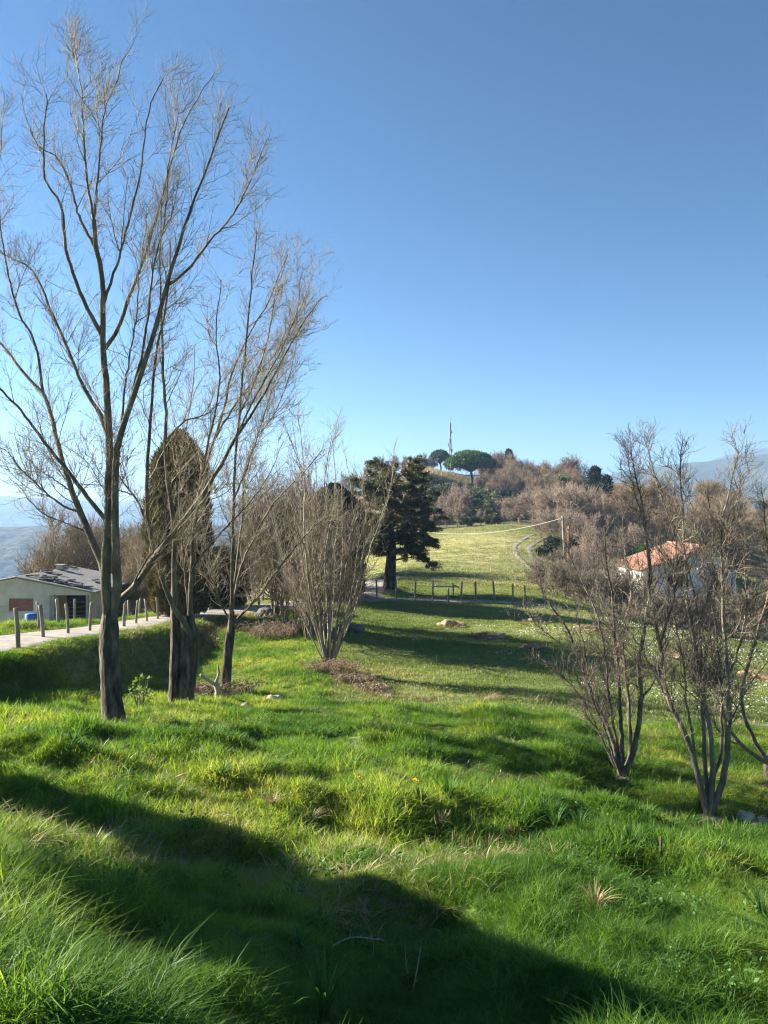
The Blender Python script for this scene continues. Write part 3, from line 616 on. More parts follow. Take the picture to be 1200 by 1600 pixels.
th = [bare_proto('bare_bush', 'x', 'bush', M['thicket'], M['thicket'], 6.0, 2.4, 9, 90, 900, 3000, 0.009, 100 + k) for k in range(3)]
place(th, [(452,29,0.85),(478,27.5,0.8),(428,33,0.9),(500,30,0.85),(430,41,0.92),(465,44,1.0),(500,47,1.08),(405,48,0.95),(545,58,1.1),(375,52,0.85),(445,56,1.15),(485,60,1.2)],
      'tangled bare brown bush in the thicket between the cypress and the cedar', 'bare bushes in the thicket')
bt = [bare_proto('bare_tree', 'x', 'tree', M['wood_tan'], M['wood_tan'], 7.0, 2.0, 5, 70, 800, 2800, 0.011, 110 + k) for k in range(2)]
place(bt, [(72,50,1.0),(112,52,1.25),(150,54,1.2),(188,56,1.15),(216,50,0.95),(208,41,0.62),(238,43,0.6)], ['low bare tan tree furthest left behind the barn roof', 'rounded bare tan tree behind the ridge of the barn',
      'bare tan tree behind the barn and the nearest trunk', 'bare tan tree between the barn roof and the cypress', 'small bare tan tree left of the cypress foot', 'low bare tan bush beside the right wall of the barn', 'low bare tan bush between the barn and the cypress'])

hg = [bare_proto('bare_bush', 'x', 'bush', M['twig_dark'], M['twig_dark'], 3.0, 1.7, 10, 70, 700, 2600, 0.0075, 180 + k) for k in range(2)]
place(hg, [(848,50,0.75),(866,48,0.8),(884,50,0.95),(902,47,0.9),(918,51,1.05),(936,48,1.0),(955,52,1.1),(972,49,1.0),(990,53,1.05),(1010,55,0.95),(1035,56,0.9),(1062,57,0.9),(1090,57,0.95),(1120,57,1.05),(1148,56,1.15),(1172,55,1.2),(1195,54,1.2),(925,56,1.0),(950,58,1.1)],
      'dark bare bush of the rough hedge before the white house', 'hedge bushes before the white house')
# woods on the hill
G1 = 'bare trees of the wood on the hilltop'
hw = [bare_proto('bare_tree', 'x', 'tree', M['wood_far'], M[('wood_far', 'wood_tan', 'wood_red')[k]], 8.0, 2.6, 6, 90, 900, 2600, 0.022, 120 + k, crown0=0.03) for k in range(3)]
spots = []
for k in range(80):
    x = 750 + 215 * (k + 0.5) / 80 + random.uniform(-5, 5); d = (random.uniform(178, 202) if k % 2 else random.uniform(150, 178)) - (x - 750) * 0.14
    spots.append((x, d, random.uniform(0.55, 0.82) * (1.0 if x < 900 else 0.8) * (0.75 if x < 775 else 1)))
place(hw, spots, 'bare brown tree in the dense wood along the hilltop right of the umbrella pine', G1)
tp = bare_proto('bare_tree', 'domed bare tree standing above the hilltop wood', 'tree', M['wood_far'], M['wood_far'], 9.0, 2.6, 5, 80, 900, 2800, 0.024, 131, loc=at(897, 168))
pk = [bare_proto('bare_bush', 'x', 'bush', M['wood_pink'], M['wood_pink'], 4.5, 2.2, 8, 70, 800, 2200, 0.018, 140 + k) for k in range(2)]
place(pk, [(692,118,0.7),(708,116,0.85),(722,118,0.9),(680,122,0.55),(712,122,0.9),(655,122,0.5),(760,116,0.45),(778,116,0.45),(645,104,0.55),(680,106,0.5),(697,104,0.6),(716,106,0.55),(752,106,0.42),(788,106,0.4),(630,108,0.6),(720,112,0.6),(800,104,0.38)],
      'pinkish bare bush on the slope below the umbrella pine', 'pinkish bare bushes on the slope')
wf = [bare_proto('bare_bush', 'x', 'bush', M['wood_tan'], M['wood_pink'], 5.0, 2.4, 9, 80, 900, 2600, 0.014, 150 + k) for k in range(2)]
spots = [(850,96,1.0),(868,98,1.15),(885,94,1.2),(905,92,1.15),(872,88,0.8),(925,98,1.1),(945,100,1.05),(895,84,0.85),(915,80,0.75),(858,104,1.05),(835,108,0.9),(812,110,0.75),(795,112,0.65),(882,106,1.2),(930,88,0.9),(960,92,1.0),(905,104,1.2),(845,90,0.55),(940,76,0.75),(925,70,0.6),(905,68,0.55),(980,86,0.95)]
place(wf, spots, 'pale greyish bare bush in the scrub beside the climbing track', 'bare bushes beside the track')
rw = [bare_proto('bare_tree', 'x', 'tree', M['wood_far'], M['wood_tan'], 9.0, 3.0, 4, 70, 900, 2600, 0.018, 160 + k) for k in range(3)]
spots = []
for k in range(34):
    x = 965 + 300 * (k + 0.5) / 34 + random.uniform(-6, 6); spots.append((x, random.uniform(92, 150), random.uniform(0.62, 0.92)))
place(rw, spots, 'bare tan tree in the wood behind the white house', 'bare trees behind the white house')
lw = [bare_proto('bare_tree', 'x', 'tree', M['wood_far'], M['wood_far'], 6.0, 2.0, 3, 50, 500, 1500, 0.024, 170 + k) for k in range(2)]
place(lw, [(735,204,0.8),(728,202,0.7),(742,203,0.75),(710,206,0.6),(700,207,0.7),(600,190,0.9),(615,196,0.85),(630,200,0.7),(645,203,0.7),(658,205,0.75),(668,206,0.9),(574,180,1.0),(677,204,0.65),(722,204,0.6),(750,200,0.8),(766,198,0.85),(550,170,1.0),(525,160,1.1)],
      'thin bare tree on the ridge left of the umbrella pine', 'thin bare trees on the ridge')

# ------------------------------------------------------------------ evergreens
def cloud_leaves(mb, C, Rad, n, L, W, up=0.3, flat=1.0, shell=0.6):
    """n leaf faces spread through ellipsoid clumps at C"""
    C = np.asarray(C, float); k = rng.integers(0, len(C), n); d = rng.normal(size=(n, 3)); d /= np.linalg.norm(d, axis=1, keepdims=True)
    rr = np.broadcast_to(Rad, len(C))[k][:, None] * (shell + (1 - shell) * rng.random((n, 1))) * rng.uniform(0.7, 1.08, (n, 1))
    P = C[k] + d * rr * np.array([1, 1, flat]); D = d + rng.normal(size=(n, 3)) * 0.6 + np.array([0, 0, up])
    mb.leaves(P, D, L * rng.uniform(0.6, 1.3, n), W * rng.uniform(0.7, 1.3, n), 0.1)

def cypress(loc, h, r, label, mat, nm='cypress_tree', n=26000, L=0.26, W=0.07, cat='tree'):
    root = empty(nm, loc, label, cat)
    MB().tubes(np.array([[0, 0, -0.2], [0.02, 0, h * 0.4], [0, 0.02, h * 0.92]]), np.array([r * 0.16, r * 0.11, 0.03]), 10, 0.05).build('trunk', M['bark_dark'], root)
    u = rng.random(n) ** 0.9; a = rng.uniform(0, 2 * np.pi, n)
    prof = np.interp(u, [0, 0.05, 0.3, 0.65, 0.84, 0.93, 1.0], [0.66, 0.86, 0.98, 0.98, 0.80, 0.46, 0.06]) * r
    lump = 1 + 0.34 * fbm(a * 3.2, u * 6, 7, 3) + 0.40 * (vnoise(a * 6, u * 16, 9) - 0.5)
    rad = prof * lump * (1 - 0.5 * rng.random(n) ** 2.5)
    P = np.stack([rad * np.cos(a), rad * np.sin(a), u * h * 0.98 + 0.05], 1)
    D = np.stack([0.45 * np.cos(a), 0.45 * np.sin(a), np.ones(n)], 1) + rng.normal(size=(n, 3)) * 0.28
    mb = MB(); mb.leaves(P, D, L * rng.uniform(0.6, 1.4, n), W * rng.uniform(0.7, 1.4, n), 0.08)
    mb.build('crown', mat, root); return root
cypress(at(281, 31.5), 7.55, 1.18, 'broad olive brown cypress column standing behind the twin trunks', M['cypress'], n=46000, L=0.24, W=0.045)
cypress(at(345, 36.0), 2.7, 1.2, 'short dark evergreen between the cypress and the thin tree', M['evergreen'], 'evergreen_tree', 12000, 0.22, 0.08)
cypress(at(522, 40.5), 6.0, 1.5, 'dark evergreen hidden behind the pale coppice stems', M['evergreen'], 'evergreen_tree', 22000, 0.25, 0.09)
cypress(at(498, 43.0), 4.6, 1.6, 'low dark evergreen at the road bend behind the coppice', M['evergreen'], 'evergreen_tree', 16000, 0.25, 0.09)

def cedar():
    base = at(610, 46.5); h = 7.6
    root = empty('cedar_tree', base, 'dark spreading cedar standing at the bend of the gravel road', 'tree')
    tr = resample([(0, 0, -0.2), (0.03, 0, 1.2), (0.1, 0.05, 2.6), (0.0, 0, 4.9), (0.25, 0, 7.2)], 24)
    w = np.interp(np.linspace(0, 1, 24), [0, 0.06, 0.2, 0.5, 1], [0.62, 0.42, 0.33, 0.2, 0.04])
    MB().tubes(tr, w, 16, 0.07).build('trunk', M['bark'], root)
    B = []; br = []
    for k in range(90):
        u = (k / 89) ** 0.92; z = 1.8 + 5.3 * u; a = k * 2.399 + rng.uniform(-0.4, 0.4)
        ext = np.interp(u, [0, 0.12, 0.4, 0.62, 0.8, 1.0], [2.1, 2.9, 2.7, 2.5, 2.3, 1.5]) * rng.uniform(0.62, 1.12)
        d = np.array([math.cos(a), math.sin(a), 0]); ext *= 1.12 if d[0] > 0 else 0.95
        s = tr[np.argmin(np.abs(tr[:, 2] - z))]
        B.append(resample([s, s + d * ext * 0.4 + [0, 0, 0.18], s + d * ext * 0.75 + [0, 0, 0.25 + 0.3 * u], s + d * ext + [0, 0, 0.15 + 0.5 * u]], 14)); br.append(0.07 * (1 - 0.7 * u) * np.linspace(1, 0.15, 14))
    top = tr[-3]; B.append(resample([top, top + [0.6, 0, 0.25], top + [1.1, 0, 0.5], top + [1.5, 0.1, 0.72]], 14)); br.append(np.linspace(0.05, 0.01, 14))
    hang = tr[8]; B.append(resample([hang, hang + [1.4, -0.4, -0.1], hang + [2.1, -0.5, -0.6], hang + [2.45, -0.5, -1.1]], 14)); br.append(np.linspace(0.05, 0.01, 14))
    B = np.stack(B); br = np.stack(br)
    mb = MB().tubes(B, br, 5)
    P2, R2 = grow(B, br, 900, (0.25, 1.0), (30, 75), (0.5, 1.2), 5, (0, 0, 0.05), 0.12, (0.5, 0.02), 0.3, 0.008, 0.5); P2[:, :, 2] = P2[:, :1, 2] + (P2[:, :, 2] - P2[:, :1, 2]) * 0.35
    mb.tubes(P2, R2, 3); mb.build('branches', M['twig_dark'], root)
    C = np.concatenate([P2[:, 2], P2[:, 3], P2[:, 5], B[:, 9], B[:, 13]])
    C = C[rng.random(len(C)) < 0.8]
    mb = MB(); cloud_leaves(mb, C, rng.uniform(0.06, 0.24, len(C)), 130000, 0.15, 0.036, 0.35, 0.55, 0.1)
    mb.build('crown', M['cedar'], root)
cedar()

def umbrella_pine(loc, h, r, label, n, th=0.5):
    root = empty('umbrella_pine', loc, label, 'tree')
    mb = MB().tubes(resample([(0, 0, -0.4), (0.05 * h, 0, h * 0.2), (0.02 * h, 0, h * 0.42)], 12), np.linspace(0.045, 0.03, 12) * h, 9, 0.05); mb.build('trunk', M['bark'], root)
    C = []; B = []
    for k in range(150):
        a = k * 2.399; q = math.sqrt((k + 0.5) / 150); d = np.array([math.cos(a), math.sin(a)]) * r * q * rng.uniform(0.92, 1.06)
        zt = h * (0.985 - th * 0.62 * q ** 2.6) * rng.uniform(0.96, 1.01)
        C.append((d[0], d[1], zt - 0.055 * h)); 
        if rng.random() < 0.55: C.append((d[0] * 0.95, d[1] * 0.95, zt - 0.15 * h))
        if k % 4 == 0 or q > 0.86 and k % 2: B.append(resample([(0.02 * h, 0, h * 0.40), (d[0] * 0.45, d[1] * 0.45, h * 0.55), (d[0] * 0.85, d[1] * 0.85, zt - 0.16 * h), (d[0] * 0.95, d[1] * 0.95, zt - 0.08 * h)], 10))
    MB().tubes(np.stack(B), np.tile(np.linspace(0.016, 0.004, 10) * h, (len(B), 1)), 5).build('branches', M['bark'], root)
    mb = MB(); cloud_leaves(mb, C, rng.uniform(0.055, 0.10, len(C)) * h, n, 0.05 * h, 0.02 * h, 0.4, 0.75, 0.5); mb.build('crown', M['pine'], root)
    return root
def on(xp, yp_base, d): p = at(xp, d); return p
umbrella_pine(at(735, 186), 8.9, 5.9, 'large umbrella pine with a wide dark dome on the hill', 26000)
umbrella_pine(at(687, 208), 6.9, 2.45, 'small umbrella pine left of the lattice mast', 9000, 0.42)

def conifer(loc, h, r, label, n, mat=None, nm='conifer'):
    root = empty(nm, loc, label, 'tree')
    MB().tubes(np.array([[0, 0, -0.3], [0, 0, h * 0.5], [0, 0, h * 0.97]]), np.array([0.03, 0.02, 0.005]) * h, 7).build('trunk', M['bark_dark'], root)
    C = []; B = []
    for k in range(60):
        u = k / 59; a = k * 2.399; q = r * (1 - u) ** 0.75 * rng.uniform(0.55, 1.15) + 0.02 * h; z = h * (0.12 + 0.85 * u)
        for f in (0.45, 0.95): C.append((math.cos(a) * q * f, math.sin(a) * q * f, z + 0.03 * h * f))
        B.append([(0, 0, z - 0.02 * h), (math.cos(a) * q * 0.5, math.sin(a) * q * 0.5, z), (math.cos(a) * q, math.sin(a) * q, z + 0.02 * h)])
    MB().tubes(np.array(B), np.tile(np.array([0.008, 0.005, 0.002]) * h, (60, 1)), 4).build('branches', M['bark_dark'], root)
    mb = MB(); cloud_leaves(mb, C, rng.uniform(0.05, 0.09, len(C)) * h, n, 0.06 * h, 0.022 * h, 0.5, 0.7, 0.3); mb.build('crown', mat or M['evergreen'], root); return root
conifer(at(795, 186), 7.0, 2.3, 'dark pointed conifer on the hilltop right of the umbrella pine', 9000)
conifer(at(930, 128), 8.2, 2.0, 'dark conifer rising at the right end of the hilltop wood', 9000)
conifer(at(948, 124), 7.2, 2.3, 'dark conifer lowest on the right end of the wood', 9000)
conifer(at(939, 120), 5.8, 2.2, 'short dark conifer in front of the two at the end of the wood', 8000)
conifer(at(665, 205), 3.6, 0.8, 'small dark conifer on the ridge left of the small umbrella pine', 3000)

def leafy_bush(nm, label, h, r, n, mat, group=None, L=0.25, W=0.12, loc=(0, 0, 0), clumps=26, cat='bush'):
    root = empty(nm, loc, label, cat, group)
    C = []; S = []
    for k in range(clumps):
        a = rng.uniform(0, 2 * np.pi); q = math.sqrt(rng.random()) * r * 0.85; z = h * rng.uniform(0.25, 0.85) * (1 - 0.45 * (q / r) ** 2)
        C.append((q * math.cos(a), q * math.sin(a), z)); S.append([(0.1 * q * math.cos(a), 0.1 * q * math.sin(a), -0.15), (0.6 * q * math.cos(a), 0.6 * q * math.sin(a), z * 0.55), C[-1]])
    MB().tubes(np.array(S), np.tile(np.array([0.02, 0.014, 0.006]) * h, (len(S), 1)), 4).build('stems', M['bark_dark'], root)
    mb = MB(); cloud_leaves(mb, C, rng.uniform(0.12, 0.24, len(C)) * h, n, L, W, 0.4, 0.85, 0.35); mb.build('leaves', mat, root); return root
gs = [leafy_bush('green_shrub', 'x', 2.6, 2.2, 3600, M['shrub'], L=0.34, W=0.16) for k in range(3)]
spots = [(715,150,1.0),(700,158,0.9),(728,150,1.1),(742,146,1.0),(755,150,0.9),(720,138,1.1),(738,134,1.1),(752,136,1.0),(765,140,0.95),(775,134,0.85),(690,150,0.9),(675,158,1.0),(660,160,1.0),(748,124,0.9),(730,126,0.8),(768,126,0.8),(782,128,0.8),(790,134,0.8),(660,135,1.0),(672,140,1.0),(648,128,1.1),(640,120,1.0),(662,106,0.7),(735,105,0.65),(770,106,0.6),(672,112,0.9),(745,112,0.9),(757,114,0.9),(660,114,1.0),(690,128,1.2),(735,122,1.1),(780,120,0.9),(795,118,0.8),(810,120,0.8),(700,138,1.2),(820,132,0.9),(835,138,0.9),(765,150,1.0),(783,146,0.9),(800,148,0.9),(820,148,0.8),(762,160,0.9),(745,168,0.8),(715,172,0.7),(805,140,0.7),(850,130,0.7)]
place(gs, spots, 'dark grey green shrub on the slope under the umbrella pine', 'green shrubs on the hillside')
ub = [leafy_bush('shade_bush', 'x', 2.4, 2.0, 3000, M['evergreen'], L=0.34, W=0.15) for k in range(2)]  # dark bushes added to stand for the shade under the wood
place(ub, [(772,147,0.9),(790,146,1.0),(812,144,0.9),(832,143,1.0),(852,141,0.9),(905,134,1.2),(922,130,1.3),(938,126,1.3),(955,122,1.2),(962,118,1.1),(880,136,0.9),(945,116,1.0)], 'dark evergreen bush added to stand for shade at the foot of the hilltop wood', 'dark bushes at the foot of the wood')
leafy_bush('ivy_clad_tree', 'bright green ivy covered tree inside the hilltop wood', 6.6, 1.9, 6000, M['pine'], L=0.4, W=0.2, loc=at(876, 150), cat='tree')
leafy_bush('ivy_clad_tree', 'olive ivy covered tree at the lower edge of the hilltop wood', 4.6, 1.6, 5000, M['shrub'], L=0.35, W=0.18, loc=at(893, 138), cat='tree')
leafy_bush('green_shrub', 'dark evergreen bush at the foot of the pale scrub by the track', 2.6, 2.3, 7000, M['evergreen'], L=0.22, W=0.1, loc=at(872, 74))
leafy_bush('green_shrub', 'dark evergreen bush behind the two poles', 2.6, 2.4, 7000, M['evergreen'], L=0.22, W=0.1, loc=at(905, 72))
leafy_bush('green_shrub', 'light green bush behind the roof of the white house', 5.0, 3.0, 8000, M['sapling'], L=0.3, W=0.12, loc=at(1022, 84))
leafy_bush('green_shrub', 'light green bush right of the white house', 3.5, 2.4, 7000, M['sapling'], L=0.25, W=0.1, loc=at(1192, 72))
leafy_bush('leafy_sapling', 'small leafy sapling in the shaded hollow between the trunks', 0.85, 0.34, 200, M['sapling'], L=0.075, W=0.04, loc=at(219, 15.6), clumps=14, cat='plant')

# unseen evergreen on the left, crown shaped backwards from the shade wanted on the slope
SH = gp(-7.4, 8.6)
def shade_tree():
    root = empty('shade_caster_tree', SH, 'unseen evergreen outside the left edge, its crown shaped to cast the shade on the slope', 'tree')
    sd = np.array([math.sin(R_(SUN_AZ)) * math.cos(R_(SUN_EL)), math.cos(R_(SUN_AZ)) * math.cos(R_(SUN_EL)), math.sin(R_(SUN_EL))])
    poly = np.array([(-60,1195),(300,1305),(560,1380),(700,1440),(900,1540),(1170,1640),(470,1640),(440,1480),(340,1400),(230,1350),(-60,1270)], float)
    def inside(p):
        c = False
        for (x1_, y1_), (x2_, y2_) in zip(poly, np.roll(poly, -1, axis=0)):
            if (y1_ > p[1]) != (y2_ > p[1]) and p[0] < (x2_ - x1_) * (p[1] - y1_) / (y2_ - y1_) + x1_: c = not c
        return c
    def edge(p):
        return min(np.linalg.norm(p - (a_ + (b_ - a_) * np.clip(((p - a_) @ (b_ - a_)) / ((b_ - a_) @ (b_ - a_)), 0, 1))) for a_, b_ in zip(poly, np.roll(poly, -1, axis=0)))
    C, Rr = [], []
    while len(C) < 420:
        p = np.array([rng.uniform(-60, 1170), rng.uniform(1195, 1640)])
        if not inside(p) or fbm(p[0] / 75.0, p[1] / 45.0, 301, 2) > 0.24: continue
        e = edge(p); G = ray(p[0], p[1], 2.0, 20); rd = min(0.34, e / F * G[1] * 0.95)
        if rd < 0.07 or (e < 85 and rng.random() < 0.68) or rng.random() < 0.12: continue
        C.append(G + sd * ((-7.4 + rng.uniform(-0.9, 0.9) - G[0]) / sd[0]) - SH); Rr.append(rd)
    C = np.array(C); Rr = np.array(Rr); o_ = np.argsort(C[:, 2]); C = C[o_]; Rr = Rr[o_]
    tr = resample(np.array([[0, 0, -0.4]] + [C[max(0, k - 25):k + 25].mean(0) for k in range(40, 420, 60)]), 20)
    MB().tubes(tr, np.linspace(0.2, 0.03, 20), 9, 0.05).build('trunk', M['bark_dark'], root)
    B = np.array([[tr[np.argmin(np.abs(tr[:, 2] - c[2] + 0.3))], (tr[np.argmin(np.abs(tr[:, 2] - c[2] + 0.3))] + c) / 2, c] for c in C[::3]]); MB().tubes(B, np.tile([0.03, 0.02, 0.008], (len(B), 1)), 5).build('branches', M['bark_dark'], root)
    mb = MB(); cloud_leaves(mb, C, Rr, 70000, 0.15, 0.10, 0.2, 0.9, 0.1); mb.build('crown', M['evergreen'], root)
shade_tree()

# ------------------------------------------------------------------ buildings
def corrugated(mb, p00, p10, p01, p11, n=60, m=8, amp=0.03, th=0.05):
    """roof sheet with ribs running from the p0* edge to the p1* edge (thick)"""
    p00, p10, p01, p11 = map(lambda p: np.array(p, float), (p00, p10, p01, p11))
    N = np.cross(p10 - p00, p01 - p00); N /= np.linalg.norm(N); N = N if N[2] > 0 else -N
    u = np.linspace(0, 1, n); v = np.linspace(0, 1, m); U, V = np.meshgrid(u, v, indexing='ij')
    B = ((1 - U) * (1 - V))[..., None] * p00 + ((1 - U) * V)[..., None] * p10 + (U * (1 - V))[..., None] * p01 + (U * V)[..., None] * p11
    T = B + N * (amp * np.abs(np.sin(np.arange(n) * np.pi / 3.0)))[:, None, None] + N * th * 0.5
    for S, fl in ((T, 0), (B - N * th * 0.5, 1)):
        i = np.arange(n - 1)[:, None] * m; j = np.arange(m - 1)[None]; q = np.stack([i + j, i + j + 1, i + m + j + 1, i + m + j], -1).reshape(-1, 4)
        mb.add(S, q[:, ::-1] if fl else q)
    Bm = B - N * th * 0.5
    for a, b in ((T[0], Bm[0]), (T[-1], Bm[-1]), (T[:, 0], Bm[:, 0]), (T[:, -1], Bm[:, -1])):
        k = len(a); i = np.arange(k - 1); mb.add(np.concatenate([a, b]), np.stack([i, i + 1, k + i + 1, k + i], 1))

def barn():
    x0, x1, y0, y1 = -20.6, -13.75, 36.0, 42.2; xr = (x0 + x1) / 2; ze, zr, zf = -3.78, -3.12, -6.6
    root = empty('barn', (xr, y0, zf), 'low grey plastered barn with a sheet roof and dark doorway beyond the road', 'barn'); L0 = np.array([xr, y0, zf])
    mb = MB(); t = 0.25
    dl, dr, dt = px(86, 0, 36)[0], px(135, 0, 36)[0], px(0, 930, 36)[2]           # doorway
    wl, wr, wt, wb = px(14, 0, 36)[0], px(52, 0, 36)[0], px(0, 935, 36)[2], px(0, 955, 36)[2]
    def fw(a, b, z0, z1): mb.box(((a + b) / 2, y0 + t / 2, (z0 + z1) / 2), (b - a, t, z1 - z0))
    fw(x0, wl, zf, ze); fw(wl, wr, zf, wb); fw(wl, wr, wt, ze); fw(wr, dl, zf, ze); fw(dl, dr, dt, ze); fw(dr, x1, zf, ze)
    v = [(x0, y0, ze), (x1, y0, ze), (xr, y0, zr), (x0, y0 + t, ze), (x1, y0 + t, ze), (xr, y0 + t, zr)]
    mb.add(v, [[0, 1, 4, 3], [1, 2, 5, 4], [2, 0, 3, 5]], [[0, 2, 1], [3, 4, 5]])
    mb.box((x1 - t / 2, (y0 + t + y1) / 2, (zf + ze) / 2), (t, y1 - y0 - t, ze - zf)); mb.box((x0 + t / 2, (y0 + t + y1) / 2, (zf + ze) / 2), (t, y1 - y0 - t, ze - zf)); mb.box((xr, y1 - t / 2, (zf + ze) / 2), (x1 - x0 - 2 * t, t, ze - zf))
    mb.build('wall', M['plaster'], root, False, L0)
    MB().box(((wl + wr) / 2, y0 + 0.13, (wt + wb) / 2), (wr - wl - 0.004, 0.2, wt - wb - 0.004)).build('bricked_window', M['brick'], root, False, L0)
    mb = MB(); mb.box((dl - 0.115, y0 - 0.04, (zf + dt) / 2), (0.23, 0.07, dt - zf)); mb.box((dr + 0.06, y0 - 0.04, (zf + dt) / 2), (0.12, 0.07, dt - zf)); mb.build('door_frame', M['concrete'], root, False, L0)
    MB().box(((dl + dr) / 2, y0 + 3.2, zf + 1.3), (dr - dl + 1.5, 0.1, 2.6)).build('doorway_dark_sheet', M['dark'], root, False, L0)  # near-black sheet behind the doorway, the unlit interior put into its colour
    mb = MB(); e = 0.3
    corrugated(mb, (xr, y0 - 0.2, zr + 0.08), (x1 + e, y0 - 0.2, ze + 0.08 - 0.06), (xr, y1 + 0.2, zr + 0.08), (x1 + e, y1 + 0.2, ze + 0.02), 90)
    corrugated(mb, (xr, y0 - 0.2, zr + 0.08), (x0 - e, y0 - 0.2, ze + 0.02), (xr, y1 + 0.2, zr + 0.08), (x0 - e, y1 + 0.2, ze + 0.02), 90)
    mb.build('roof', M['roof_grey'], root, False, L0)
    g = np.random.default_rng(3); mb = MB()
    for k in range(44):
        u = g.random() ** 1.3; v_ = g.random() ** 3.2 if g.random() < 0.75 else g.random(); x = xr + (x1 - xr) * (u * 0.9 + 0.02); y = y0 + 0.1 + (y1 - y0) * v_ * (0.95 if u < 0.15 else 0.5)
        z = zr + (ze - zr) * (x - xr) / (x1 - xr) + 0.19
        mb.box((x, y, z), (g.uniform(0.15, 0.4), g.uniform(0.15, 0.35), 0.05), g.uniform(0, 1))
    mb.build('loose_tiles', M['tile_dark'], root, False, L0)
    mb = MB(); mb.box((xr + 0.2, y0 + 4.3, zr + 0.22), (0.32, 0.32, 0.2)); mb.box((xr + 0.2, y0 + 4.3, zr + 0.35), (0.42, 0.42, 0.05)); mb.build('chimney', M['concrete'], root, False, L0)
barn()
def blue_tank():
    p = np.array([px(49, 0, 34.6)[0], 34.6, 0]); z = -4.95 - 0.65
    root_z = hz(p[0], p[1]); z = root_z
    h = -(958 - 800) / F * 34.6 - z; h = max(0.5, min(h, 1.6))
    mb = MB(); k = 20; prof = [(0.0, 0), (0.27, 0), (0.29, 0.03), (0.28, 0.3 * h), (0.30, 0.34 * h), (0.28, 0.38 * h), (0.28, 0.66 * h), (0.30, 0.7 * h), (0.28, 0.74 * h), (0.27, h - 0.03), (0.24, h), (0, h)]
    a = np.arange(k) / k * 2 * np.pi; V = np.array([[(r * math.cos(t), r * math.sin(t), zz) for t in a] for r, zz in prof])
    i = np.arange(len(prof) - 1)[:, None] * k; j = np.arange(k)[None]; q = np.stack([i + j, i + (j + 1) % k, i + k + (j + 1) % k, i + k + j], -1).reshape(-1, 4); mb.add(V, q)
    o = mb.build('barrel', M['blue'], None); o.location = (p[0], p[1], z); tag(o, 'blue plastic barrel against the grey barn wall', 'barrel')
blue_tank()

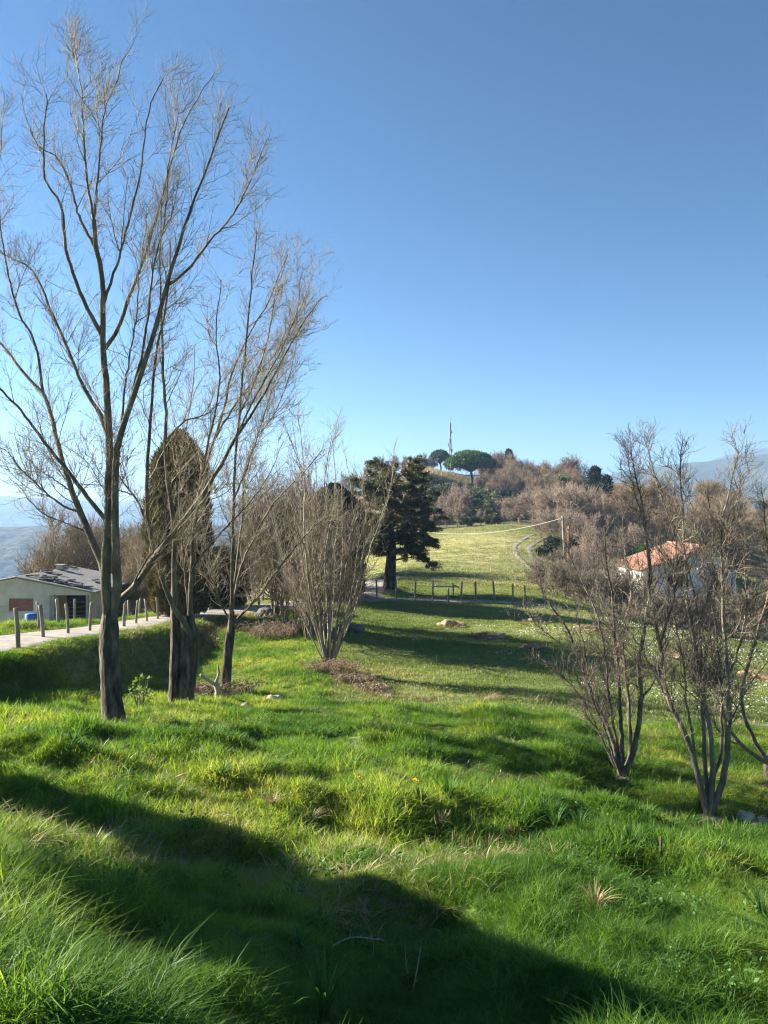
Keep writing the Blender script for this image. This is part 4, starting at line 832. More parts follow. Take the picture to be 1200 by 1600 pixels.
def house():
    D = 62.0; S = D / F
    x0, x1 = (1005 - 600) * S, (1150 - 600) * S; y0, y1 = D, D + 7.6; xr = (1100 - 600) * S
    ze, zr, zs = -90 * S, -57 * S, -133 * S; zf = -9.9
    root = empty('house', ((x0 + x1) / 2, y0, zf), 'white house with a terracotta gable roof behind the dark coppices', 'house'); L0 = np.array([(x0 + x1) / 2, y0, zf]); t = 0.3
    mb = MB()
    # upper storey: gable wall with a window opening, side walls
    wl, wr, w0, w1 = x0 + 2.0, x0 + 3.4, zs + 0.75, zs + 1.75
    def fw(a, b, za, zb): mb.box(((a + b) / 2, y0 + t / 2, (za + zb) / 2), (b - a, t, zb - za))
    fw(x0, wl, zs, ze); fw(wl, wr, zs, w0); fw(wl, wr, w1, ze); fw(wr, x1, zs, ze)
    v = [(x0, y0, ze), (x1, y0, ze + 0.2), (xr, y0, zr), (x0, y0 + t, ze), (x1, y0 + t, ze + 0.2), (xr, y0 + t, zr)]
    mb.add(v, [[0, 1, 4, 3], [1, 2, 5, 4], [2, 0, 3, 5]], [[0, 2, 1], [3, 4, 5]]); fw(x1 - 0.01, x1, ze, ze + 0.2)
    mb.box((x0 + t / 2, (y0 + t + y1) / 2, (zf + ze) / 2), (t, y1 - y0 - t, ze - zf)); mb.box((x1 - t / 2, (y0 + t + y1) / 2, (zf + ze + 0.2) / 2), (t, y1 - y0 - t, ze + 0.2 - zf)); mb.box(((x0 + x1) / 2, y1 - t / 2, (zf + ze) / 2), (x1 - x0 - 2 * t, t, ze - zf))
    fw(x0, x0 + 0.8, zf, zs); fw(x0 + 3.2, x0 + 4.4, zf, zs); fw(x0 + 6.4, x1, zf, zs)
    mb.build('wall', M['white_wall'], root, False, L0)
    MB().box(((x0 + x1) / 2, y0 + 1.6, (zf + zs) / 2), (x1 - x0 - 0.7, 0.15, zs - zf - 0.05)).build('ground_floor_wall', M['shutter'], root, False, L0)
    mb = MB(); mb.box(((x0 + x1) / 2 + 0.2, y0 - 0.72, zs - 0.09), (x1 - x0 + 0.9, 1.4, 0.16)); mb.build('terrace', M['concrete'], root, False, L0)
    mb = MB()
    for k in range(5): mb.box((x0 + 0.2 + k * (x1 - x0) / 4, y0 - 1.3, (zf + zs - 0.18) / 2), (0.16, 0.16, zs - 0.18 - zf))
    mb.build('terrace_pillars', M['white_wall'], root, False, L0)
    w = MB(); w.box(((wl + wr) / 2, y0 + 0.16, (w0 + w1) / 2), (wr - wl - 0.01, 0.1, w1 - w0 - 0.01)); win = w.build('window', M['shutter'], root, False, L0)
    mb = MB(); 
    for k in range(2): mb.box((wl + (0.36 if k == 0 else wr - wl - 0.36), y0 + 0.1, (w0 + w1) / 2), (0.6, 0.016, w1 - w0 - 0.16))
    mb.build('pane', M['dark'], win, False, L0)
    MB().box((x1 - 1.5, y0 - 0.03, zs + 1.05), (0.9, 0.06, 2.0)).build('door', M['shutter'], root, False, L0)
    mb = MB(); e = 0.35
    corrugated(mb, (xr, y0 - 0.4, zr + 0.12), (x0 - e, y0 - 0.4, ze - 0.05), (xr, y1 + 0.3, zr + 0.12), (x0 - e, y1 + 0.3, ze - 0.05), 100, 14, 0.06)
    corrugated(mb, (xr, y0 - 0.4, zr + 0.12), (x1 + e, y0 - 0.4, ze + 0.12), (xr, y1 + 0.3, zr + 0.12), (x1 + e, y1 + 0.3, ze + 0.12), 100, 14, 0.06)
    rf = mb.build('roof', M['roof_red'], root, False, L0)
    MB().tubes(np.array([[xr, y0 - 0.42, zr + 0.2], [xr, (y0 + y1) / 2, zr + 0.2], [xr, y1 + 0.32, zr + 0.2]]), np.full(3, 0.12), 8).build('ridge_tiles', M['roof_red'], rf, True, L0)
house()

# ------------------------------------------------------------------ fences, poles, mast
def post_mesh(base, top, r, lean, sq=False):
    mb = MB(); P = resample([np.array(base) - [0, 0, 0.3], np.array(base) + [lean * 0.4, 0, (top) * 0.5], np.array(base) + [lean, 0, top]], 7)
    mb.tubes(P, r * rng.uniform(0.9, 1.08, 7), 9, 0.07, cap=True); return mb, P[-1]
def fence(name, label, posts, r, wires, rail=None):
    base0 = at(posts[0][0], posts[0][3]); root = empty(name, base0, label, 'fence'); tops = []
    for (xp, yt, yb, d) in posts:
        b = at(xp, d); h = max(0.85, min(1.45, -(yt - 800) / F * d - b[2])); mb, t = post_mesh(b, h, r * rng.uniform(0.85, 1.15), rng.uniform(-0.10, 0.10)); mb.build('post', M['post'], root, loc=base0); tops.append((b, h))
    P = []
    for f in wires:
        for (a, ha), (b, hb) in zip(tops[:-1], tops[1:]):
            A = a + [0, -r * 0.9, ha * f]; B = b + [0, -r * 0.9, hb * f]; mid = (A + B) / 2 - [0, 0, 0.02]; P.append([A, (A + mid) / 2 - [0, 0, 0.005], mid, (B + mid) / 2 - [0, 0, 0.005], B])
    if P: MB().tubes(np.array(P), np.full((len(P), 5), 0.0025), 3).build('wire', M['fence_wire'], root, loc=base0)
    return root, tops
fence('wire_fence', 'weathered post and wire fence on the near side of the gravel road', [(-60,940,1035,15.4),(29,950,1018,17.5),(68,953,1007,19.7),(107,952,1003,21.3),(140,943,996,22.8),(193,948,988,25.6),(212,945,981,27.4),(230,946,976,28.6),(247,945,974,29.8),(268,944,970,31),(306,946,966,32.4),(317,945,965,33.2),(327,944,963,34.2),(378,944,958,35.6),(405,943,957,36.6),(430,941,955,37.5),(460,939,953,38.6),(488,937,951,39.6)], 0.047, (0.9, 0.62, 0.34))
fence('wire_fence', 'post and wire fence on the far side of the road before the barn', [(-20,942,990,20.8),(62,944,978,23.6),(92,942,973,25.6),(117,941,973,27.4),(202,940,965,32.2),(218,940,965,33.3),(262,938,962,35.5),(300,936,958,37)], 0.05, (0.9, 0.5))
fr, tops = fence('wire_fence', 'sparse post and wire fence crossing the field before the cedar', [(589,906,938,43),(619,908,938,43.6),(648.5,907,939,43.4),(676,907,940,43.2)], 0.055, (0.9, 0.5))
fence('wire_fence', 'right stretch of the field fence beyond the gate', [(720,908,938,43.4),(743.5,909,937,43.8),(772.5,908,937,43.6),(801,912,942,43.2),(821,915,940,43.4),(850,918,945,43.2)], 0.055, (0.9, 0.5))
def gate():
    a, b, c, d = at(678.5, 43.1), at(700.5, 42.7), at(717.5, 43.3), at(708, 46.2); root = empty('field_gate', a, 'small wooden gate frame with rails in the field fence', 'gate')
    for p, h in ((b, 0.86), (d, 0.75)): post_mesh(p, h, 0.05, 0.0)[0].build('post', M['post'], root, loc=a)
    P = [[a + [0, 0, 0.86], (a + c) / 2 + [0, 0, 0.87], c + [0, 0, 0.86]], [a + [0, 0, 0.30], (a + b) / 2 + [0, 0, 0.32], b + [0, 0, 0.28]], [c + [0, 0, 0.80], (c + d) / 2 + [0, 0, 0.74], d + [0, 0, 0.68]]]
    for p in P: MB().tubes(np.array(p), np.full(3, 0.035), 7, 0.04, True).build('rail', M['post'], root, loc=a)
gate()
def pole(xp, yt, d, r, mat, label, lean):
    b = at(xp, d); h = -(yt - 800) / F * d - b[2]; root = empty('utility_pole', b, label, 'pole')
    P = resample([(0, 0, -0.4), (lean * 0.5, 0, h * 0.5), (lean, 0, h)], 9); MB().tubes(P, np.linspace(r, r * 0.75, 9), 12, 0.02, True).build('shaft', mat, root)
    mb = MB(); mb.tubes(np.array([[lean, 0, h - 0.35], [lean - 0.12, 0, h - 0.33], [lean - 0.14, 0, h - 0.25]]), np.full(3, 0.015), 5, 0, True); mb.tubes(np.array([[lean - 0.14, 0, h - 0.27], [lean - 0.14, 0, h - 0.21], [lean - 0.14, 0, h - 0.16]]), np.array([0.03, 0.045, 0.03]), 8, 0, True); mb.build('insulator', M['steel'], root)
    return b + np.array([lean - 0.14, 0, h - 0.2])
e1 = pole(885, 806, 56, 0.105, M['pole_grey'], 'taller grey pole carrying the overhead wire by the track', -0.28)
pole(888, 822, 54, 0.09, M['pole_rust'], 'shorter orange brown pole standing beside the wire pole', 0.03)
e2 = pole(604, 815, 66, 0.09, M['pole_grey'], 'grey pole hidden behind the cedar at the far wire end', 0.0)
t_ = np.linspace(0, 1, 30)[:, None]; W = e1 * (1 - t_) + e2 * t_; W[:, 2] -= 4 * 1.0 * (t_ * (1 - t_))[:, 0]
tag(MB().tubes(W, np.full(30, 0.022), 4).build('overhead_wire', M['wire'], None, loc=e1), 'pale overhead wire sagging from the pole to the cedar', 'wire')

def mast():
    d = 330.0; b = at(703.5, d); h = (800 - 657) / F * d - b[2]; root = empty('lattice_mast', b, 'tall steel lattice mast behind the umbrella pines', 'mast')
    def hw(z): return max(0.2, 2.5 * (1 - z / h) ** 0.95 * (1 if z < h * 0.93 else 0.8))
    legs = []; br = []; zs = np.linspace(0, h * 0.985, 26)
    cs = [(1, 1), (1, -1), (-1, -1), (-1, 1)]
    P = lambda c, z: np.array([c[0] * hw(z), c[1] * hw(z), z])
    for c in cs: MB().tubes(np.array([P(c, z) for z in zs]), np.full(26, 0.16), 4).build('leg', M['steel'], root)
    for z0, z1 in zip(zs[:-1], zs[1:]):
        for k in range(4):
            a, b_ = cs[k], cs[(k + 1) % 4]
            for p, q in ((P(a, z0), P(b_, z1)), (P(b_, z0), P(a, z1)), (P(a, z1), P(b_, z1))): br.append([p, (p + q) / 2, q])
    MB().tubes(np.array(br), np.full((len(br), 3), 0.085), 3).build('bracing', M['steel'], root)
    mb = MB(); mb.box((0, 0, h * 0.80), (1.5, 1.5, 0.16)); mb.box((0, 0, h * 0.90), (1.2, 1.2, 0.14)); mb.build('platform', M['steel'], root, False)
    mb = MB()
    for sx, sy, z in ((0.8, 0, 0.84), (-0.8, 0, 0.87), (0, -0.8, 0.93), (0.7, 0, 0.94)): mb.box((sx, sy, h * z), (0.35, 0.35, 1.5))
    mb.build('antenna', M['steel'], root, False)
    MB().tubes(np.array([[0, 0, h * 0.96], [0, 0, h * 1.0], [0, 0, h * 1.03]]), np.array([0.12, 0.08, 0.05]), 6).build('spike', M['steel'], root)
mast()

# ------------------------------------------------------------------ heaps, rocks, brush, plants
def lump(name, loc, sx, sy, sz, mat, label, cat, seed, rough=0.25, group=None, n=24):
    g = np.random.default_rng(seed); th = np.linspace(0, np.pi, n // 2 + 1); ph = np.linspace(0, 2 * np.pi, n, endpoint=False); T, Pp = np.meshgrid(th, ph, indexing='ij')
    D = np.stack([np.sin(T) * np.cos(Pp), np.sin(T) * np.sin(Pp), np.cos(T)], -1)
    f = 1.0
    for k in range(7): w = g.normal(size=3) * (1.6 + k * 0.9); f = f + rough * 0.5 / (1 + 0.35 * k) * np.sin(D @ w + g.uniform(0, 6))
    V = D * f[..., None] * np.array([sx, sy, sz]); m = n; i = np.arange(n // 2)[:, None] * m; j = np.arange(m)[None]
    mb = MB(); mb.add(V, np.stack([i + j, i + m + j, i + m + (j + 1) % m, i + (j + 1) % m], -1).reshape(-1, 4)); o = mb.build(name, mat); o.location = [float(c) for c in loc]; return tag(o, label, cat, group)
def heap(xp, yp, sx, sz, mat, label, seed, nm='straw_heap'):
    p = ray(xp, yp); o = lump(nm, p - [0, 0, 0.02], sx, sx * 0.8, sz, mat, label, 'heap', seed, 0.6, n=48)
    mb = MB(); n = 1100; a = rng.uniform(0, 2 * np.pi, n); q = np.sqrt(rng.random(n)) * sx * 1.6; P = np.stack([q * np.cos(a), q * np.sin(a) * 0.8, sz * np.clip(1 - (q / sx / 1.2) ** 2, 0, 1) * 0.95 + 0.02], 1)
    D = rng.normal(size=(n, 3)); D[:, 2] = np.abs(D[:, 2]) * 0.5; mb.leaves(P, D, 0.28 * min(1, sx), 0.018); mb.build('loose_straw', M['straw'] if mat is M['heap'] else M['brush'], o)
heap(707, 979, 0.42, 0.18, M['heap'], 'pale straw heap in the middle of the field before the gate', 11)
heap(833, 973, 0.36, 0.16, M['heap'], 'pale straw heap left of the splayed coppice', 12)
heap(915, 985, 0.55, 0.14, M['heap'], 'broad low straw heap seen through the splayed coppice', 13)
heap(1186, 1062, 0.5, 0.2, M['heap'], 'sandy heap at the right edge of the field', 14)
heap(1055, 1028, 0.5, 0.1, M['heap'], 'flat tan heap between the two dark coppices', 15)
heap(762, 995, 0.55, 0.13, M['brush'], 'long grey brown heap of cuttings lying in the shadow across the field', 16, 'cuttings_heap')
heap(832, 1016, 0.35, 0.15, M['brush'], 'small brown heap of cuttings at the end of the field shadow', 17, 'cuttings_heap')
def rock(xp, yp, s, label, seed, group=None, mat=None): return lump('rock', ray(xp, yp) + [0, 0, s * 0.25], s, s * 0.75, s * 0.62, mat or M['rock'], label, 'rock', seed, 0.3, group, 18)
for k, (x, y, s, l) in enumerate([(602, 1083, 0.14, 'pale stone lying alone on the field edge below the coppice'), (608, 1091, 0.09, 'small stone just below the pale stone at the field edge'), (428, 1098, 0.20, 'largest pale stone on the bank right of the brush pile'),
    (400, 1096, 0.13, 'flat pale stone between the brush pile and the largest stone'), (380, 1110, 0.15, 'pale stone at the foot of the thin tree'), (416, 1108, 0.11, 'small stone touching the largest pale stone'),
    (557, 988, 0.34, 'grey boulder beside the coppice at the start of the field shadow'), (541, 984, 0.36, 'grey boulder half hidden by the coppice stems'), (1166, 1280, 0.13, 'tan stone beside the tallest dark coppice'), (1190, 1290, 0.11, 'smaller tan stone near the right edge of the slope'), (1178, 1298, 0.08, 'smallest tan stone near the right edge of the slope'),
    (413, 966, 0.38, 'large grey boulder on the road verge behind the thin tree')]): rock(x, y, s, l, 40 + k, mat=M['rock_dark'] if s > 0.3 else None)
def stump():
    p = ray(938, 1250); root = empty('tree_stump', p, 'low dark stump in the grass below the splayed coppice', 'stump'); P = np.array([[0, 0, -0.1], [0, 0, 0.03], [0, 0, 0.09]])
    MB().tubes(P, np.array([0.27, 0.19, 0.16]), 14, 0.1).build('side', M['stump'], root)
    a = np.arange(14) / 14 * 2 * np.pi; MB().add(np.concatenate([[[0, 0, 0.10]], np.stack([0.155 * np.cos(a), 0.155 * np.sin(a), 0.088 + 0 * a], 1)]), None, [[0, 1 + k, 1 + (k + 1) % 14] for k in range(14)]).build('cut_face', M['stump'], root)
stump()
def brush_pile():
    p = at(325, 17.6); n = 520; a = rng.uniform(0, 2 * np.pi, n); q = np.sqrt(rng.random(n)) * 0.6; S = np.stack([q * np.cos(a), 0.7 * q * np.sin(a), 0.5 * rng.random(n) * (1 - q / 0.9)], 1)
    D = rng.normal(size=(n, 3)); D[:, 2] *= 0.45; D /= np.linalg.norm(D, axis=1, keepdims=True); l = rng.uniform(0.2, 0.55, n)[:, None]
    P = np.stack([S - D * l / 2, S + rng.normal(size=(n, 3)) * 0.02, S + D * l / 2], 1); P[:, :, 2] = np.maximum(P[:, :, 2], 0.02)
    o = MB().tubes(P, rng.uniform(0.003, 0.009, (n, 1)) * np.ones(3), 4).build('brush_pile', M['brush'], None); o.location = [float(c) for c in p]; tag(o, 'reddish brown pile of cut brushwood between the twin trunks and the thin tree', 'brush pile')
    r = empty('dead_branch', at(343, 17.0), 'pale forked dead branch leaning out of the brush pile', 'branch'); s = 17.0 / F
    tr = resample([(-0.05, 0, -0.05), (-0.03, 0, 0.25), (-0.10, 0.02, 0.48)], 9); MB().tubes(tr, np.linspace(0.085, 0.06, 9), 10, 0.08, True).build('stub', M['deadwood'], r)
    MB().tubes(resample([(-0.08, 0, 0.42), (-0.22, -0.05, 0.52), (-0.40, -0.1, 0.66)], 8), np.linspace(0.045, 0.03, 8), 8, 0.06, True).build('fork', M['deadwood'], r)
    MB().tubes(resample([(-0.09, 0, 0.45), (-0.02, 0.02, 0.66), (-0.05, 0.04, 0.85)], 8), np.linspace(0.04, 0.015, 8), 8, 0.06, True).build('fork', M['deadwood'], r)
brush_pile()
def bramble(xp, d, sx, h, label, mat, n=260):
    p = at(xp, d); a = rng.uniform(0, 2 * np.pi, n); q = np.sqrt(rng.random(n)) * sx; S = np.stack([q * np.cos(a), 0.6 * q * np.sin(a), 0 * q], 1); L = h * rng.uniform(0.6, 1.4, n)
    b = rng.uniform(0, 2 * np.pi, n); D = np.stack([np.cos(b), np.sin(b), 0 * b], 1)
    P = np.stack([S + D * L[:, None] * (0.75 * t) + np.array([0, 0, 1]) * (L * (1.5 * t - 1.15 * t * t))[:, None] for t in np.linspace(0, 1, 8)], 1)
    root = empty('bramble', p, label, 'bush'); MB().tubes(P, np.tile(np.linspace(0.006, 0.0025, 8), (n, 1)), 3).build('canes', mat, root)
    m2 = 320; k = rng.integers(0, n, m2); j = rng.integers(1, 8, m2); mb = MB(); mb.leaves(P[k, j], rng.normal(size=(m2, 3)), 0.05, 0.03); mb.build('leaves', M['straw'] if mat is M['brush'] else M['shrub'], root)
bramble(520, 21.8, 0.75, 0.55, 'dry bramble tangle around the foot of the pale coppice', M['brush'])
bramble(556, 21.0, 0.55, 0.42, 'low dry bramble running from the coppice into the field', M['brush'])
bramble(582, 20.2, 0.40, 0.3, 'last low tuft of dry bramble at the field edge', M['brush'], 160)
bramble(425, 28.0, 0.9, 0.8, 'dry bramble on the road bank behind the thin tree', M['brush'])
bramble(458, 29.0, 0.9, 0.9, 'dark bramble on the bank left of the coppice', M['twig_dark'])
bramble(375, 18.2, 0.35, 0.6, 'thin dry stalks around the thin tree foot', M['straw'], 120)

def leaf_plant(loc, n, h, w, mat, label, cat='plant', spread=0.5, flowers=0, nm='leafy_tuft', fcol=None):
    root = empty(nm, loc, label, cat); b = rng.uniform(0, 2 * np.pi, n); L = h * rng.uniform(0.6, 1.25, n); e = spread * rng.uniform(0.2, 1.0, n); ts = np.linspace(0, 1, 6)
    D = np.stack([np.cos(b), np.sin(b), 0 * b], 1); Sd = np.stack([-np.sin(b), np.cos(b), 0 * b], 1); S = D * 0.03 * rng.random((n, 1))
    C = np.stack([S + D * (L * e * t ** 1.6)[:, None] + np.array([0, 0, 1]) * (L * (t - 0.55 * e * t ** 2.4))[:, None] for t in ts], 1); wd = w * np.array([0.7, 1, 1, 0.85, 0.55, 0.06])
    A = C + Sd[:, None] * wd[None, :, None] / 2; B = C - Sd[:, None] * wd[None, :, None] / 2; V = np.stack([A, B], 2).reshape(n, 12, 3)
    q = (np.arange(n)[:, None, None] * 12 + np.array([[2 * k, 2 * k + 1, 2 * k + 3, 2 * k + 2] for k in range(5)])[None]).reshape(-1, 4); mb = MB(); mb.add(V, q); mb.build('leaves', mat, root)
    for k in range(flowers):
        c = np.array([rng.uniform(-0.1, 0.1), rng.uniform(-0.1, 0.1), h * rng.uniform(0.9, 1.05)]); fl = MB(); m_ = 12; d = np.stack([np.cos(np.arange(m_) / m_ * 6.28), np.sin(np.arange(m_) / m_ * 6.28), np.full(m_, 0.25)], 1)
        fl.leaves(np.tile(c, (m_, 1)), d, 0.035, 0.016); fl.leaves(np.tile(c, (m_, 1)), d + [0, 0, 0.7], 0.026, 0.014); fl.build('flower', fcol, root)
    return root
for x, y, n, h, w, l, fl, sp in [(700, 1262, 46, 0.34, 0.017, 'tall dark leafy tuft with upright broad blades in the middle slope', 0, 0.6), (657, 1265, 40, 0.28, 0.014, 'dark narrow leaved tuft topped by yellow flowers', 2, 0.5),
    (868, 1300, 60, 0.28, 0.011, 'large bluish grass clump left of a smaller one on the slope', 0, 0.7), (905, 1302, 40, 0.24, 0.010, 'dark grass clump just right of the large bluish clump', 0, 0.8), (985, 1335, 44, 0.28, 0.010, 'upright bluish grass clump below the tallest coppice', 0, 0.6),
    (345, 1222, 22, 0.22, 0.03, 'pale broad leaved plant in the grass below the twin trunks', 0, 0.9), (115, 1175, 16, 0.24, 0.03, 'pale leafy plant left of the nearest trunk', 0, 0.9), (505, 1600, 26, 0.36, 0.014, 'bright long bladed tuft at the bottom edge', 0, 0.7),
    (470, 1482, 26, 0.12, 0.012, 'small spiky pale rosette on the shaded slope', 0, 0.9), (1190, 1440, 44, 0.26, 0.010, 'bluish grass clump at the right edge of the slope', 0, 0.7)]:
    leaf_plant(ray(x, y), n, h, w, M['broad'], l, flowers=fl, spread=sp, fcol=M['yellow'])
leaf_plant(ray(678, 1222), 10, 0.12, 0.02, M['broad'], 'single dandelion above the tall leafy tuft', flowers=1, fcol=M['yellow'], nm='dandelion')
leaf_plant(ray(555, 1240), 10, 0.14, 0.02, M['broad'], 'dandelion alone in the sunny middle of the slope', flowers=1, fcol=M['yellow'], nm='dandelion')
for x, y, l in [(690, 1300, 'pale dead grass tuft under the tall leafy tuft'), (425, 1262, 'tan dead grass tuft in the sunny grass'), (800, 1312, 'tan dead grass tuft left of the large bluish clump'), (485, 1300, 'grey dead grass tuft by the bare patch'), (760, 1340, 'long pale dead stalks in the sunny slope'), (930, 1425, 'brownish dead grass tuft on the right slope')]:
    leaf_plant(ray(x, y), 70, 0.2, 0.007, M['straw'], l, spread=1.0, nm='dead_grass_tuft')
def twig(pts, label, r, nm='dead_twig', side=6):
    p = np.array(pts[0]); root = empty(nm, p, label, 'twig'); Q = resample([np.array(q) - p for q in pts], 12); R2 = np.linspace(r, r * 0.4, 12)
    MB().tubes(Q, R2, 6, 0.06, True).build('stem', M['deadwood'], root)
    P2, r2 = grow(Q[None], R2[None], side, (0.2, 0.95), (35, 70), (0.03, 0.07), 4, (0, 0, 0.3), 0.1, (0.6, 0.03), 0.4, 0.0015, 0.3); MB().tubes(P2, r2, 4).build('side_twigs', M['deadwood'], root)
b = ray(645, 1552); twig([b, b + [0.02, 0, 0.10], b + [0.045, 0.01, 0.24]], 'pinkish dead stalk standing in the shaded grass at the bottom', 0.0045, side=2)
b = ray(640, 1548); twig([b, b + [-0.02, 0, 0.14], b + [-0.025, 0.01, 0.26]], 'thin grey dead stalk left of the pinkish one', 0.0025, side=2)
b = ray(520, 1500); twig([b + [0, 0, 0.08], b + [0.12, 0, 0.13], b + [0.30, 0.02, 0.10]], 'grey dead twig arching over the shaded grass', 0.004, side=4)
b = ray(582, 1505); twig([b, b + [0.0, 0, 0.12], b + [-0.08, 0.02, 0.36]], 'tall thin straw stalk right of the arching twig', 0.0022, side=1)
for x, y, h, l in [(682, 1038, 0.26, 'short thin marker stake alone in the near field'), (655, 1085, 0.36, 'taller thin stake near the edge of the field'), (777, 1075, 0.36, 'thin pale stake right of the other field stakes')]:
    b = ray(x, y); o = post_mesh((0, 0, 0), h, 0.012, 0.01)[0].build('marker_stake', M['post'], None); o.location = [float(c) for c in b]; tag(o, l, 'stake')
b = ray(1033, 1352); o = post_mesh((0, 0, 0), 0.2, 0.012, 0.0)[0].build('marker_stake', M['stump'], None); o.location = [float(c) for c in b]; tag(o, 'short dark stake in the grass below the tallest coppice', 'stake')

# ------------------------------------------------------------------ grass
def tuft(n, rad, h, w, lean, mat, segs=4, bias=(0.0, 0.0)):
    b = rng.uniform(0, 2 * np.pi, n); q = rad * np.sqrt(rng.random(n)); a = rng.uniform(0, 2 * np.pi, n); S = np.stack([q * np.cos(a), q * np.sin(a), np.full(n, -0.03)], 1)
    L = h * rng.uniform(0.45, 1.15, n); e = lean * rng.uniform(0.15, 1.0, n); D = np.stack([np.cos(b) + bias[0], np.sin(b) + bias[1], 0 * b], 1); Sd = np.stack([-np.sin(b), np.cos(b), 0 * b], 1)
    ts = np.linspace(0, 1, segs + 1); C = np.stack([S + D * (L * e * t ** 1.8)[:, None] + np.array([0, 0, 1]) * (L * (t - 0.45 * e * t ** 2.2))[:, None] for t in ts], 1)
    C = C + Sd[:, None] * (L * rng.normal(size=n) * 0.28)[:, None, None] * (ts ** 2)[None, :, None] + Sd[:, None] * (L * rng.normal(size=n) * 0.06)[:, None, None] * np.sin(ts * 5)[None, :, None]
    wd = (w * rng.uniform(0.6, 1.3, n))[:, None] * np.interp(ts, [0, 0.35, 0.75, 1], [0.8, 1, 0.65, 0.04])[None]
    V = np.stack([C + Sd[:, None] * wd[..., None] / 2, C - Sd[:, None] * wd[..., None] / 2], 2).reshape(n, 2 * (segs + 1), 3)
    k2 = 2 * (segs + 1); qd = (np.arange(n)[:, None, None] * k2 + np.array([[2 * k, 2 * k + 1, 2 * k + 3, 2 * k + 2] for k in range(segs)])[None]).reshape(-1, 4)
    mb = MB(); mb.add(V, qd); o = mb.build('grass_tuft', mat); COL.objects.unlink(o); return o
def collection(objs, name):
    c = bpy.data.collections.new(name)
    for o in objs: c.objects.link(o)
    return c
def scatter(name, P, rot, scl, coll, nvar, label, cat):
    me = bpy.data.meshes.new(name); n = len(P); me.vertices.add(n); me.vertices.foreach_set('co', P.astype(np.float32).ravel())
    for nm, ty, arr in (('rot', 'FLOAT_VECTOR', rot), ('scl', 'FLOAT_VECTOR', scl)):
        a = me.attributes.new(nm, ty, 'POINT'); a.data.foreach_set('vector', arr.astype(np.float32).ravel())
    a = me.attributes.new('pick', 'INT', 'POINT'); a.data.foreach_set('value', rng.integers(0, nvar, n).astype(np.int32))
    o = bpy.data.objects.new(name, me); COL.objects.link(o); tag(o, label, cat, kind='stuff')
    ng = bpy.data.node_groups.new(name, 'GeometryNodeTree'); ng.interface.new_socket('Geometry', in_out='INPUT', socket_type='NodeSocketGeometry'); ng.interface.new_socket('Geometry', in_out='OUTPUT', socket_type='NodeSocketGeometry')
    N = ng.nodes.new; L = ng.links.new; gi = N('NodeGroupInput'); go = N('NodeGroupOutput'); ip = N('GeometryNodeInstanceOnPoints'); ci = N('GeometryNodeCollectionInfo')
    ci.inputs['Collection'].default_value = coll; ci.inputs['Separate Children'].default_value = True; ci.inputs['Reset Children'].default_value = True
    def att(nm, ty):
        x = N('GeometryNodeInputNamedAttribute'); x.data_type = ty; x.inputs['Name'].default_value = nm; return x.outputs['Attribute']
    L(gi.outputs[0], ip.inputs['Points']); L(ci.outputs[0], ip.inputs['Instance']); ip.inputs['Pick Instance'].default_value = True
    L(att('pick', 'INT'), ip.inputs['Instance Index']); L(att('rot', 'FLOAT_VECTOR'), ip.inputs['Rotation']); L(att('scl', 'FLOAT_VECTOR'), ip.inputs['Scale']); L(ip.outputs[0], go.inputs[0])
    md = o.modifiers.new('scatter', 'NODES'); md.node_group = ng
    return o
def sample(y0, y1, dens, mx=0.58, pad=0.8):
    """random ground points in the wedge the photo sees, dens per square metre"""
    xm = mx * y1 + pad; n = int(dens * (y1 - y0) * 2 * xm); x = rng.uniform(-xm, xm, n); y = rng.uniform(y0, y1, n); k = np.abs(x) < mx * y + pad; return x[k], y[k]
BARN = lambda x, y: (x < -13) & (x > -21.5) & (y > 35.5) & (y < 46)
def lay(name, x, y, base, coll, nvar, label, tall=1.0, hn=1.0, keep=None, gaps=False):
    d = np.minimum(dist_to(ROAD, x, y) - 1.0 - 0.2 * vnoise(x * 2, y * 2, 7), dist_to(LANE, x, y) - 0.55); k = (d > 0.02) & ~BARN(x, y)
    if keep is not None: k &= keep
    if gaps: k &= (fbm(x / 0.42, y / 0.42, 171, 2) * 0.9 + fbm(x / 1.5, y / 1.5, 181, 2) * 0.7 + rng.normal(size=len(x)) * 0.10 > -0.40)
    x, y, d = x[k], y[k], d[k]; z = HG(x, y)
    if callable(base): base = base(x, y)
    B3 = np.ones(len(x)) * base
    n1 = fbm(x / 0.55, y / 0.55, 71, 3); n2 = fbm(x / 2.6, y / 2.6, 81, 2)
    s = base * np.clip(1 + hn * (1.1 * n1 + 0.7 * n2), 0.28, 2.3) * rng.uniform(0.75, 1.25, len(x)) * np.clip(0.35 + d * 1.2, 0.35, 1)
    rot = np.stack([rng.normal(size=len(x)) * 0.12, rng.normal(size=len(x)) * 0.12, rng.uniform(0, 6.28, len(x))], 1)
    return scatter(name, np.stack([x, y, z], 1), rot, np.stack([0.6 * s + 0.4 * B3, 0.6 * s + 0.4 * B3, s * tall], 1), coll, nvar, label, 'grass')
near = collection([tuft(40, 0.08, 0.225, 0.0048, 1.2, M['grass'], 5, (0.05, -0.05)) for k in range(8)] + [tuft(28, 0.07, 0.28, 0.0062, 1.5, M['grass'], 5, (0.0, 0)) for k in range(4)], 'near_tufts')
mid = collection([tuft(40, 0.11, 0.20, 0.0075, 1.15, M['grass'], 3, (0.05, -0.05)) for k in range(8)], 'mid_tufts')
turf = collection([tuft(44, 0.26, 0.085, 0.014, 0.9, M['turf'], 2) for k in range(8)], 'turf_tufts')
drys = collection([tuft(24, 0.08, 0.22, 0.006, 1.3, M['straw'], 4) for k in range(4)], 'dry_tufts')
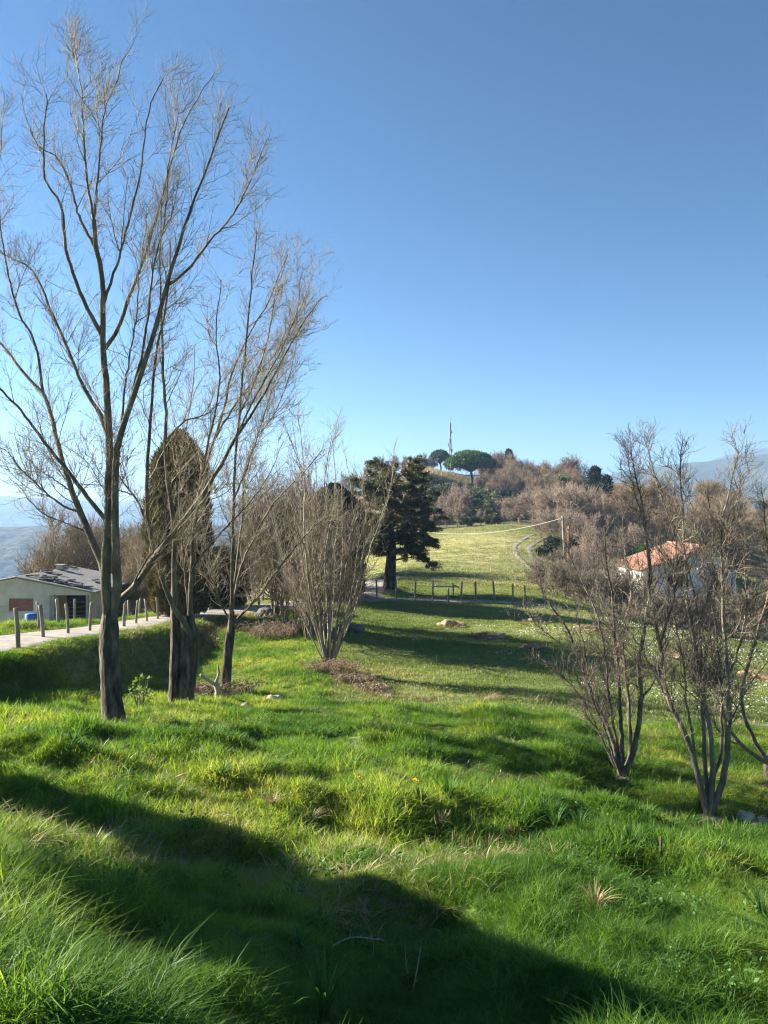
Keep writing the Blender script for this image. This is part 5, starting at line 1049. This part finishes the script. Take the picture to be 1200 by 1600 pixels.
mead = collection([tuft(44, 0.45, 0.12, 0.03, 1.0, M['meadow'], 2) for k in range(6)], 'meadow_tufts')
x, y = sample(1.2, 6.5, 380); lay('long_grass', x, y, lambda x, y: 0.66 + 0.24 * sstep(-0.1, -0.9, x) * sstep(5.5, 3.5, y), near, 12, 'long bright grass blades of the nearest slope', 1.0, gaps=True)
x, y = sample(1.2, 8.5, 290); lay('short_grass', x, y, 0.46, mid, 8, 'short undergrowth grass between the tussocks of the nearest slope', 1.0, 0.4)
x, y = sample(8.5, 17.5, 90); lay('short_grass', x, y, 0.5, mid, 8, 'short undergrowth grass between the tussocks of the middle slope', 1.0, 0.4)
x, y = sample(6.5, 17.5, 190); lay('tussock_grass', x, y, 1.0, mid, 8, 'tussocky green grass covering the middle slope and bank', 1.0, gaps=True)
x, y = sample(17.5, 36, 60); lay('tussock_grass', x, y, 0.95, mid, 8, 'green grass along the road bank and verges', 0.9, 0.9, keep=(x < -0.1 * y + 0.6) | (y > 36))
x, y = sample(16.5, 52, 42); lay('field_grass', x, y, 1.0, turf, 8, 'short green turf of the level field', 1.0, 0.7)
x, y = sample(50, 104, 6); lay('meadow_grass', x, y, 1.0, mead, 6, 'yellowish dry meadow grass on the far slope', 1.0, 0.8, keep=dist_to(TRACK, x, y) > 0.0)
x, y = sample(3.6, 20, 34); lay('dry_grass', x, y, 1.0, drys, 4, 'scattered dry straw blades among the green grass', 1.0, 0.6, keep=fbm(x / 1.4, y / 1.4, 91, 3) > 0.16)
x, y = sample(22, 36, 16); lay('dry_grass', x, y, 1.6, drys, 4, 'pale dry grass along the road bank crest', 1.0, 0.6, keep=(x > -9) & (x < -2.2) & (np.abs(dist_to(ROAD, x, y) - 2.1) < 0.8))
def weed(n, rad, size):
    mb = MB(); a = rng.uniform(0, 6.28, n); q = rad * np.sqrt(rng.random(n)); h = rng.uniform(0.04, 0.16, n); P = np.stack([q * np.cos(a), q * np.sin(a), h], 1)
    D = np.stack([np.cos(a), np.sin(a), rng.uniform(-0.1, 0.7, n)], 1) + rng.normal(size=(n, 3)) * 0.4; mb.leaves(P, D, size * rng.uniform(0.6, 1.3, n), size * 0.55, 0.1)
    S = np.stack([P * [0.3, 0.3, 0] + [0, 0, -0.03], P * [0.7, 0.7, 0.7], P], 1); mb.tubes(S, np.full((n, 3), 0.0014), 3); o = mb.build('weed', M['broad']); COL.objects.unlink(o); return o
wd_ = collection([weed(26, 0.09, 0.03) for k in range(3)] + [weed(18, 0.10, 0.042) for k in range(3)], 'weeds')
x, y = sample(1.4, 15, 14); lay('ground_weeds', x, y, 1.0, wd_, 6, 'broad leaved weeds growing among the grass tussocks', 1.0, 0.5, keep=fbm(x / 0.9, y / 0.9, 191, 3) > 0.16)
# daisies in the field
def daisy():
    mb = MB(); a = np.arange(10) / 10 * 2 * np.pi; mb.leaves(np.tile([0, 0, 0.10], (10, 1)), np.stack([np.cos(a), np.sin(a), 0.25 + 0 * a], 1), 0.026, 0.015); o = mb.build('daisy', M['white']); COL.objects.unlink(o); return o
dz = collection([daisy() for k in range(2)], 'daisies')
x, y = sample(19, 44, 60); k = (fbm(x / 2.2, y / 1.6, 95, 3) + 0.40 * sstep(3.5, 7, x) - 0.16 > 0.26) & (x > 1) & (rng.random(len(x)) < 0.5); x, y = x[k], y[k]
scatter('daisies', np.stack([x, y, HG(x, y)], 1), np.stack([rng.normal(size=len(x)) * 0.3, rng.normal(size=len(x)) * 0.3, rng.uniform(0, 6, len(x))], 1), np.tile(rng.uniform(0.7, 1.3, (len(x), 1)), (1, 3)), dz, 2, 'white daisies scattered over the field', 'flowers')
# dry reeds on the bank left of the pine
rd = collection([tuft(40, 0.5, 1.5, 0.03, 0.5, M['straw'], 3) for k in range(4)], 'reeds')
xp = rng.uniform(665, 728, 420); d = rng.uniform(176, 192, 420); x, y = (xp - 600) / F * d, d
scatter('dry_reeds', np.stack([x, y, HG(x, y)], 1), np.stack([0 * x, 0 * x, rng.uniform(0, 6, 420)], 1), np.tile(rng.uniform(0.7, 1.3, (420, 1)), (1, 3)), rd, 4, 'tan dry reeds on the hill bank left of the umbrella pine', 'reeds')

# ------------------------------------------------------------------ haze
def haze():
    mb = MB(); mb.box((0, 0, 65), (8200, 8200, 450)); o = mb.build('haze', None, None, False); tag(o, 'thin blue air over the valley', 'haze', kind='stuff')
    m = bpy.data.materials.new('haze'); m.use_nodes = True; nt = m.node_tree; nt.nodes.clear(); v = nt.nodes.new('ShaderNodeVolumePrincipled'); v.inputs['Color'].default_value = (0.38, 0.62, 1.0, 1); v.inputs['Density'].default_value = 3.0e-4; v.inputs['Anisotropy'].default_value = 0.2
    out = nt.nodes.new('ShaderNodeOutputMaterial'); nt.links.new(v.outputs[0], out.inputs['Volume']); o.data.materials.append(m)
haze()
